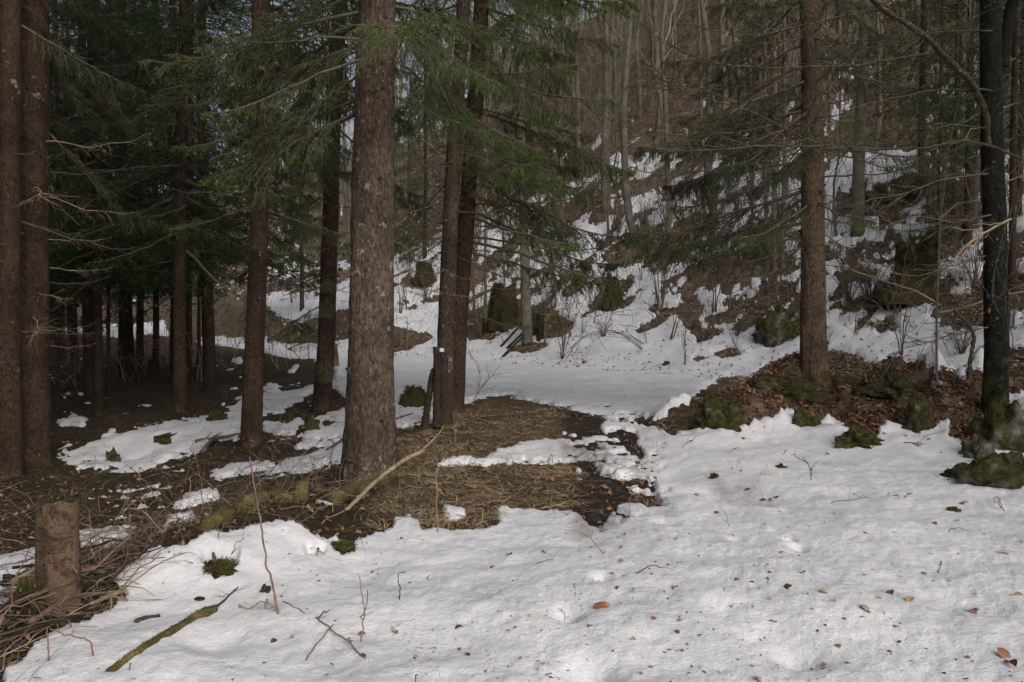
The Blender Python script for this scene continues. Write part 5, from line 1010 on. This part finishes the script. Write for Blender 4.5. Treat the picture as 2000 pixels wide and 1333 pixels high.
stem('dark short branch at the right under the leafy mound', [(1765, 865), (1790, 870), (1800, 874)], 0.006, 0.003, 'twig_dark', 18, ground=True, ntw=3)
stem('short reddish stub near the mossy stick', [(253, 1310), (253, 1290)], 0.003, 0.002, seed=19)
stem('thin twig at the bottom edge of the photo', [(812, 1335), (815, 1305)], 0.003, 0.002, 'twig_dark', 20, d=3.3)
stem('thin stem standing between the brush and the patch of dry grass', [(855, 1040), (852, 1000), (850, 960), (848, 915)], 0.005, 0.003, 'twig_pale', 21, ntw=2)
stem('thin pale stem bundle rising left of the tall reddish stem', [(388, 1108), (380, 1060), (372, 1000), (366, 940)], 0.004, 0.002, 'twig_pale', 22, ntw=3, d=5.0)
stem('second thin pale stem left of the tall reddish stem', [(392, 1108), (392, 1050), (398, 990), (394, 930), (380, 880)], 0.004, 0.002, 'twig_red', 23, ntw=3, d=5.05)
stem('brown bare whip stem beside the snow edge under the twin spruces', [(920, 792), (935, 765), (960, 735), (975, 712)], 0.008, 0.003, 'twig', 24, ntw=6, tl=0.3)
stem('thin whip stem with buds near the dry grass hump', [(935, 770), (937, 740), (932, 715), (915, 690)], 0.006, 0.003, 'twig_red', 25, ntw=6, tl=0.25, d=11.5)
stem('tiny stub sticking out of the moss tuft in the snow', [(420, 1104), (417, 1078)], 0.012, 0.010, 'twig', 26)

# brush pile sticks at the lower left
R = np.random.default_rng(5); stk = []
for i in range(70):
    for _ in range(60):
        x0 = R.uniform(0, 420); y0 = R.uniform(1000, 1330)
        if y0 > 1290 - (x0 - 20) * 0.62: continue
        if y0 < 1120 - x0 * 0.1: continue
        if x0 < 90 and y0 < 1190: continue
        break
    p = at_ground(x0, y0); p[2] = float(G0(p[0], p[1])) + R.uniform(0.0, 0.14); az = R.normal(0.75, 0.7); L = R.uniform(0.2, 0.7); r = R.choice([0.003, 0.005, 0.009, 0.015], p=[.4, .35, .17, .08]); K = 7; tt = np.linspace(-0.5, 0.5, K)
    C = np.stack([math.cos(az) * L * tt, math.sin(az) * L * tt, R.normal(0.04, 0.12) * (tt + 0.5) * L], 1); C[1:] += np.cumsum(R.normal(0, 0.035 * L, (K - 1, 3)), 0); mb = MB(); V, Q, T = tubes(C, r * (1 - 0.5 * (tt + 0.5)), 6, True); mb.add(V, Q, T)
    o = obj('stick', mb.mesh('stick', [M[['twig', 'twig_pale', 'twig', 'dark_wood', 'twig_red'][R.integers(5)]]]), None, tuple(p)); tag(o, 'bare brown stick in the tangled brush pile at the lower left', 'stick', 'sticks in the brush pile')
stem('long thick bare stick crossing the brush pile at the lower left', [(70, 1275), (105, 1240), (150, 1205), (210, 1168), (252, 1150)], 0.017, 0.010, 'twig_pale', 31, ntw=3, tl=0.2, d=4.0, name='stick', cat='stick')
stem('level stick running behind the foot of the post stump', [(-10, 1160), (60, 1160), (125, 1164)], 0.012, 0.010, 'twig', 32, d=4.0, name='stick', cat='stick')
stem('forked grey stick standing right of the post stump', [(190, 1185), (196, 1130), (185, 1100), (172, 1068)], 0.014, 0.008, 'twig_pale', 33, ntw=4, tl=0.15, d=4.5, name='stick', cat='stick')
stem('stick leaning aslant against the post stump', [(150, 1120), (120, 1080), (85, 1045)], 0.006, 0.004, 'twig', 34, d=3.95, name='stick', cat='stick')

# ------------------------------------------------------------------ small countable things on the snow
def leaf_mesh(seed, mat, L=0.075, W=0.042):
    R = np.random.default_rng(seed); n = 7; t = np.linspace(0, 1, n); w = np.sin(PI * t ** 0.85) * W / 2; c = R.uniform(0.10, 0.35); z = L * c * np.sin(PI * t) * 0.6 + R.normal(0, 0.002, n); e = R.uniform(0.1, 0.6)
    V = []; 
    for i in range(n): V += [(t[i] * L - L / 2, -w[i], z[i] + w[i] * e), (t[i] * L - L / 2, 0, z[i]), (t[i] * L - L / 2, w[i], z[i] + w[i] * e * R.uniform(0.6, 1.4))]
    Q = []; 
    for i in range(n - 1):
        a = i * 3; Q += [(a, a + 1, a + 4, a + 3), (a + 1, a + 2, a + 5, a + 4)]
    mb = MB(); mb.add(V, Q); V2, Q2 = tubes(np.array([[-L / 2, 0, z[0]], [-L * 0.65, 0.003, z[0] + .003]]), np.array([.0009, .0006]), 3); mb.add(V2, Q2); return mb.mesh('leaf', [M[mat]])
LV = [leaf_mesh(900 + i, 'leaf_snow', [0.075, 0.06, 0.085, 0.05, 0.07][i], [0.045, 0.035, 0.04, 0.03, 0.05][i]) for i in range(5)]
R = np.random.default_rng(12)
big = [(1305, 1104), (1319, 1150), (1440, 1134), (1538, 1150), (1608, 1158), (1527, 1082), (1568, 1120), (1740, 1160), (1778, 1173), (1689, 1190), (1902, 1196), (1975, 1298), (1962, 1283), (1985, 1165), (1963, 1081), (1826, 1024), (1777, 966), (1220, 1045), (1213, 1070), (1062, 1079), (1213, 1097), (995, 1085), (1196, 1122), (1207, 1149), (897, 1228), (704, 1241), (535, 1253), (897, 1270), (648, 1300), (1280, 935), (1434, 925), (1516, 972), (1505, 978), (1490, 978), (1440, 850), (1452, 858), (1435, 878), (1728, 848), (1815, 860), (1795, 846), (1616, 888), (1658, 920), (1960, 888), (1886, 982), (1350, 862), (1300, 866), (1200, 875), (1276, 905), (1690, 1042), (1400, 1003), (1360, 968), (1460, 957), (1593, 924), (1870, 1018), (1880, 985), (1770, 852), (1480, 1330), (960, 1110)]
LL = {(1963, 1081): 'largest curled brown leaf on the snow near the right photo edge', (1778, 1173): 'broad tan leaf standing half upright on the snow at the lower right', (1902, 1196): 'reddish leaf on the snow between the broad tan leaf and the right edge', (1975, 1298): 'dark brown leaf in the lower right corner of the snow', (1962, 1283): 'smaller leaf touching the dark brown corner leaf', (1985, 1165): 'long brown leaf at the right photo edge above the corner leaves', (1740, 1160): 'small leaf just left of the broad tan leaf', (535, 1253): 'lone tan leaf on the snow below the tall reddish stem', (1062, 1079): 'brown leaf on the snow right of the long hair-thin twig', (1305, 1104): 'pale leaf on the mid snow, right of the spruce cone', (897, 1228): 'reddish leaf on the snow in the lower middle, left of the cone', (704, 1241): 'leaf at the foot of the curved stem in the snow'}
for (x0, y0) in big:
    p = at_ground(x0, y0); k = 2 if (x0, y0) in ((1963, 1081), (1778, 1173)) else R.integers(5)
    o = obj('fallen_leaf', LV[k], None, (p[0], p[1], p[2] + 0.002), (R.normal(0, 0.35), R.normal(0, 0.35), R.uniform(0, 6.28)), R.uniform(0.6, 0.95) * (1.25 if k == 2 and x0 > 1700 else 1)); tag(o, LL.get((x0, y0), 'small brown beech leaf lying on the trodden snow of the path'), 'leaf', 'fallen leaves on the snow')
for i in range(100):
    for _ in range(40):
        x0 = R.uniform(560, 2000); y0 = R.uniform(735, 1325)
        if R.random() < 0.35 + 0.65 * (x0 > 1100) and look(SM, np.array([x0]), np.array([y0]))[0] > 0.8: break
    p = at_ground(x0, y0); o = obj('fallen_leaf', LV[R.integers(5)], None, (p[0], p[1], p[2] + 0.002), (R.normal(0, 0.35), R.normal(0, 0.35), R.uniform(0, 6.28)), R.uniform(0.25, 0.6)); tag(o, 'small brown beech leaf lying on the trodden snow of the path', 'leaf', 'fallen leaves on the snow')
def cone(label, px, py, L, r, rz, mat='cone'):
    p = at_ground(px, py); mb = MB(); K = 22; S = 14; t = np.linspace(0, 1, K); prof = r * np.sin(PI * np.clip(t * 0.9 + 0.07, 0, 1)) ** 0.6; C = np.stack([(t - 0.5) * L, 0 * t, 0 * t], 1); V, Q, T = tubes(C, prof, S, True)
    k = K * S; D = V[:k].reshape(K, S, 3) - C[:, None]; jj = np.arange(S)[None]; kk = np.arange(K)[:, None]; D = D * (1 + 0.16 * (((jj + kk) % 2) * 2 - 1))[..., None]; V[:k] = (C[:, None] + D).reshape(-1, 3); mb.add(V, Q, T); o = obj('spruce_cone', mb.mesh('spruce_cone', [M[mat]], False), None, (p[0], p[1], p[2] + r * 0.7), (0, 0, rz)); tag(o, label, 'cone')
cone('orange-brown spruce cone lying on the snow in the foreground', 1175, 1187, 0.085, 0.016, 0.15)
cone('dark weathered spruce cone on the snow left of the mossy stick', 390, 1173, 0.055, 0.012, 0.1, 'dark_wood')
rock('dark clod of leaves on the snow by the tall reddish stem', 519, 1155, 18, 14, 'rock_moss', 40, amp=0.4, name='clod', cat='clod')
rock('black clod at the edge of the hollow in the snow', 1396, 934, 20, 9, 'rock_moss', 41, amp=0.4, name='clod', cat='clod')
rock('dark flat clod on the snow above the hollow', 1525, 914, 28, 6, 'rock_moss', 42, amp=0.4, name='clod', cat='clod')
rock('tiny mossy clod in the snow near the right edge', 1863, 998, 22, 7, 'rock_moss', 43, amp=0.4, name='clod', cat='clod')
rock('dark clod in the snow right of the arching branch', 1303, 712, 14, 6, 'rock_moss', 44, amp=0.4, name='clod', cat='clod')
rock('mossy hump poking out of the snow left of the reddish stem', 432, 1108, 64, 12, 'rock_moss', 45, fz=700, name='moss_tuft', cat='moss')
rock('grassy hump poking out of the snow below the bleached branch', 668, 1070, 46, 9, 'rock_moss', 46, fz=500, name='moss_tuft', cat='moss')
spg = spruce_branch(990, nsub=8, ntw=3, nn=5, nl=0.09, nw=0.012).mesh('spruce_sprig', [M['twig'], M['needle']])
for i, (px, py, lab) in enumerate([(1208, 1180, 'green spruce sprig right beside the spruce cone'), (1236, 1157, 'green spruce sprig up and right of the spruce cone'), (1540, 1050, 'dark spruce sprig in the middle of the snow'), (928, 1319, 'spruce sprig at the bottom edge of the photo'), (763, 1225, 'small sprig on the snow near the curved stem'), (815, 1268, 'flat grey-green sprig in the lower middle snow'), (1436, 1050, 'dark sprig in a dent of the right-hand snow')]):
    p = at_ground(px, py); o = obj('spruce_sprig', spg, None, (p[0], p[1], p[2] + 0.006), (0, 0, i * 1.3), 0.07 + 0.01 * (i % 3)); tag(o, lab, 'twig')

# ------------------------------------------------------------------ uncountable cover: leaves, grass, needles, brambles
def sample(n, r0, r1, a=0.68, seed=0, pw=1.0):
    R = np.random.default_rng(seed); r = r0 * (r1 / r0) ** (R.random(n) ** pw); th = R.uniform(-a, a, n); return r * np.sin(th), r * np.cos(th), R
def leaves_stuff(name, n, r0, r1, size, mat, label, seed, weight, up=0.01, fold=0.35, snowy=0.0):
    x, y, R = sample(n, r0, r1, seed=seed); g, sn, k, px, py = fields(x, y); w = weight(x, y, px, py, k) * np.where((sn - g) < 0.002, 1.0, np.where(y > 7, snowy, 0)); keep = R.random(n) < w; g = np.maximum(g, sn) if snowy else g; x, y, g = x[keep], y[keep], g[keep]; n = len(x)
    az = R.uniform(0, 6.28, n); tl = R.normal(0, 0.45, n); rl = R.normal(0, 0.5, n); L = size * R.uniform(0.6, 1.25, n); W = L * R.uniform(0.4, 0.62, n)
    dx = np.stack([np.cos(az) * np.cos(tl), np.sin(az) * np.cos(tl), np.sin(tl)], 1); sx = np.stack([-np.sin(az), np.cos(az), 0 * az], 1); nx = np.cross(dx, sx); sx2 = sx * np.cos(rl)[:, None] + nx * np.sin(rl)[:, None]; nn = np.cross(dx, sx2)
    c = np.stack([x, y, g + up + R.uniform(0, 0.018, n)], 1); L = L[:, None]; W = W[:, None]; f = R.uniform(0.0, fold, n)[:, None]
    V = np.stack([c - dx * L / 2, c - sx2 * W / 2 + nn * W * f, c + dx * L / 2, c + sx2 * W / 2 + nn * W * f, ], 1).reshape(-1, 3); b = np.arange(n)[:, None] * 4
    T = np.concatenate([b + [0, 1, 2], b + [0, 2, 3]]); mb = MB(); mb.add(V, None, T); o = obj(name, mb.mesh(name, [M[mat]], False)); tag(o, label, 'leaf litter', kind='stuff')
leaves_stuff('leaf_litter', 120000, 7.0, 15, 0.070, 'leaf', 'brown beech leaf litter covering the mound under the straight spruce', 1, lambda x, y, px, py, k: np.where((px > 1200) & (py > 660), look(LF, px, py), 0.0) * np.where(px > 1500, 1, 0.7))
leaves_stuff('hillside_leaves', 150000, 14, 48, 0.10, 'leaf_hill', 'dry brown leaves covering the bare parts of the hillside', 2, lambda x, y, px, py, k: np.where((-sdist(x, y, FOOT) > -0.5), 0.8, 0.0), up=0.015, snowy=0.07)
leaves_stuff('scattered_leaves', 26000, 3.0, 16, 0.055, 'leaf', 'dead leaves scattered in the dry grass and brush', 3, lambda x, y, px, py, k: np.where((px < 1340) & (py > 700), 0.42, 0.0), snowy=0.04)
def blades(name, n, r0, r1, L, mat, label, seed, weight, up=0.35, W=0.0055, cat='grass'):
    x, y, R = sample(n, r0, r1, seed=seed); g, sn, k, px, py = fields(x, y); w = weight(x, y, px, py, k) * ((sn - g) < 0.004); w = w * np.clip(0.55 + 1.6 * fbm(x, y, 1.7, 3, s=seed), 0, 1); keep = R.random(n) < w; x, y, g = x[keep], y[keep], g[keep]; n = len(x)
    az = 2.2 * fbm(x, y, 0.9, 3, s=seed + 3) * PI + R.normal(0, 0.7, n); LL = L * R.uniform(0.4, 1.3, n); el = np.abs(R.normal(up, 0.35, n)); K = 4; t = np.linspace(0, 1, K); h = np.stack([np.cos(az), np.sin(az)], 1)
    P = np.zeros((n, K, 3)); P[:, :, 0] = x[:, None] + h[:, :1] * LL[:, None] * t * np.cos(el)[:, None]; P[:, :, 1] = y[:, None] + h[:, 1:] * LL[:, None] * t * np.cos(el)[:, None]
    P[:, :, 2] = g[:, None] + (LL * np.sin(el))[:, None] * (t - 0.75 * t ** 2) + 0.006; P[:, 1:] += R.normal(0, 0.006, (n, K - 1, 3)); sd = np.stack([-np.sin(az), np.cos(az), R.normal(0, 0.5, n)], 1)[:, None] * (W * (1 - 0.75 * t))[None, :, None] / 2
    A = P - sd; B = P + sd; V = np.stack([A, B], 2).reshape(-1, 3); b = np.arange(n)[:, None, None] * (2 * K); k_ = np.arange(K - 1)[None, :, None] * 2; Q = (b + k_ + np.array([0, 1, 3, 2])).reshape(-1, 4); mb = MB(); mb.add(V, Q); o = obj(name, mb.mesh(name, [M[mat]], False)); tag(o, label, cat, kind='stuff')
blades('dry_grass', 90000, 4.8, 13, 0.16, 'straw', 'flattened straw-coloured grass on the bare patches beside the path', 11, lambda x, y, px, py, k: look(GR, px, py) * (px > 700) * 1.6, up=0.22)
blades('dull_grass', 80000, 3.4, 18, 0.14, 'straw_dark', 'dull dead grass and weeds on the dark ground left of the path', 12, lambda x, y, px, py, k: np.where(px < 900, 0.45, 0.0) * (py > 690), up=0.4)
blades('hillside_grass', 60000, 15, 45, 0.22, 'straw_dark', 'dull dead grass on the bare parts of the hillside', 14, lambda x, y, px, py, k: np.where(-sdist(x, y, FOOT) > 0, 0.5, 0.0), up=0.5, W=0.010)
blades('edge_grass', 30000, 6.5, 13, 0.14, 'straw', 'pale dry grass at the rim of the leafy mound', 13, lambda x, y, px, py, k: np.where((px > 1240) & (px < 1420) & (py > 740), 0.8, np.where(px > 1400, 0.06, 0)), up=0.3)
def specks(name, n, r0, r1, seed, label, L, W, on_snow=True):
    x, y, R = sample(n, r0, r1, seed=seed, pw=1.2); g, sn, k, px, py = fields(x, y); z = np.maximum(g, sn); keep = ((sn - g) > 0.01) == on_snow; keep &= R.random(n) < np.clip(0.45 + 2.0 * fbm(x, y, 0.8, 4, s=seed), 0.08, 1); x, y, z = x[keep], y[keep], z[keep]; n = len(x); az = R.uniform(0, 6.28, n)
    d = np.stack([np.cos(az), np.sin(az), R.normal(0, 0.12, n)], 1); s = np.stack([-np.sin(az), np.cos(az), R.normal(0, 0.3, n)], 1); l = (L * R.uniform(0.3, 1.3, n) ** 2)[:, None]; w = W * R.uniform(0.6, 1.6, n)[:, None]; c = np.stack([x, y, z + 0.0035], 1)
    V = np.stack([c - d * l / 2, c + s * w / 2 + [0, 0, 0.001], c + d * l / 2, c - s * w / 2], 1).reshape(-1, 3); mb = MB(); mb.add(V, (np.arange(n)[:, None] * 4 + [0, 1, 2, 3])); o = obj(name, mb.mesh(name, [M['speck']], False)); tag(o, label, 'litter', kind='stuff')
specks('needle_litter', 16000, 1.9, 26, 21, 'dark needles, seeds and bark crumbs strewn over the snow', 0.022, 0.0028)
specks('bark_crumbs', 5000, 2.0, 20, 22, 'small bark crumbs strewn over the snow', 0.020, 0.010)
# brambles and thin whips on the left
def whips(name, n, r0, r1, seed, label, L, weight, mats, rad=0.0028, up=0.6):
    x, y, R = sample(n, r0, r1, seed=seed); g, sn, k, px, py = fields(x, y); keep = R.random(n) < weight(px, py, k); x, y, z = x[keep], y[keep], np.maximum(g, sn)[keep]; n = len(x); az = R.uniform(0, 6.28, n); LL = L * R.uniform(0.3, 1.3, n) ** 1.3; el = np.abs(R.normal(up, 0.45, n)); K = 8; t = np.linspace(0, 1, K)
    P = np.zeros((n, K, 3)); P[:, :, 0] = x[:, None] + np.cos(az)[:, None] * (LL * np.cos(el))[:, None] * t ** 1.2; P[:, :, 1] = y[:, None] + np.sin(az)[:, None] * (LL * np.cos(el))[:, None] * t ** 1.2
    P[:, :, 2] = z[:, None] - 0.01 + (LL * np.sin(el))[:, None] * (t - R.uniform(0.1, 0.85, n)[:, None] * t ** 2.2); P[:, 1:] += np.cumsum(R.normal(0, 0.008, (n, K - 1, 3)), 1); mb = MB(); rr = rad * R.uniform(0.5, 1.5, n)[:, None] * (1 - 0.6 * t)[None]
    mi = R.random(n); 
    for m, (a, b) in enumerate(((0, .5), (.5, .8), (.8, 1.01))):
        s = (mi >= a) & (mi < b)
        if s.sum(): V, Q = tubes(P[s], rr[s], 4); mb.add(V, Q, m=m)
    j = R.integers(2, K - 1, (n, 3)); bi = np.arange(n)[:, None]; b0 = P[bi, j].reshape(-1, 3); d = R.normal(0, 1, b0.shape); d[:, 2] = np.abs(d[:, 2]) * 0.6; d /= np.linalg.norm(d, axis=1, keepdims=True); E = b0[:, None] + d[:, None] * (np.repeat(LL, 3)[:, None] * R.uniform(0.1, 0.35, (n * 3, 1)) * np.linspace(0, 1, 3))[..., None]; V, Q = tubes(E, np.tile(np.array([0.5, 0.4, 0.25]) * rad, (len(b0), 1)), 3); mb.add(V, Q, m=0)
    o = obj(name, mb.mesh(name, [M[m] for m in mats])); tag(o, label, 'brush', kind='stuff')
whips('brambles', 2600, 3.4, 9.5, 31, 'thin tangled bramble whips on the ground at the left', 0.55, lambda px, py, k: np.where((px < 700 - np.maximum(0, py - 980) * 1.6) & (px > -200) & (py > 800) & (k < 0.5), 0.85, 0.0), ('twig', 'twig_pale', 'twig_red'), up=0.7)
whips('trunk_foot_brush', 900, 5.0, 12, 32, 'thin dry whips around the feet of the left-hand trunks', 0.5, lambda px, py, k: np.where((px < 1000) & (px > 420) & (py > 780) & (k < 0.1), 0.7, 0.0), ('twig', 'twig_pale', 'twig'), up=0.9, rad=0.0025)
whips('ground_twigs', 6000, 4.0, 22, 33, 'fallen twigs littering the bare ground', 0.32, lambda px, py, k: np.where(k < 0.0, 0.7, np.where((px < 760) & (py > 740) & (py < 960), 0.45, 0.015)), ('twig', 'twig_pale', 'dark_wood'), up=0.08, rad=0.003)
whips('slope_twigs', 5000, 15, 48, 34, 'fallen branches and thin shoots littering the hillside', 1.1, lambda px, py, k: np.where(k < 0.3, 0.5, 0.12) * (py < 640), ('twig', 'twig_bare', 'twig'), up=0.5, rad=0.007)

whips('hillside_thicket', 11000, 22, 60, 35, 'tangled thicket of thin leafless shoots covering the upper hillside', 2.6, lambda px, py, k: np.where(py < 470, 0.8, 0.12) * (k < 0.6), ('twig_bare', 'twig', 'twig_bare'), up=1.25, rad=0.008)
leaves_stuff('mound_top_leaves', 9000, 8.5, 12.5, 0.065, 'leaf', 'leaves caught on the mossy stones of the mound', 8, lambda x, y, px, py, k: np.where((px > 1380) & (py > 680), 0.6, 0.0), up=0.05)

whips('slope_shoots', 3600, 13, 36, 36, 'thin upright shoots standing in the snow of the lower slope', 1.3, lambda px, py, k: np.where((py > 380) & (py < 660) & (px > 740), 0.7, 0.0), ('twig', 'twig_bare', 'twig'), up=1.0, rad=0.0075)
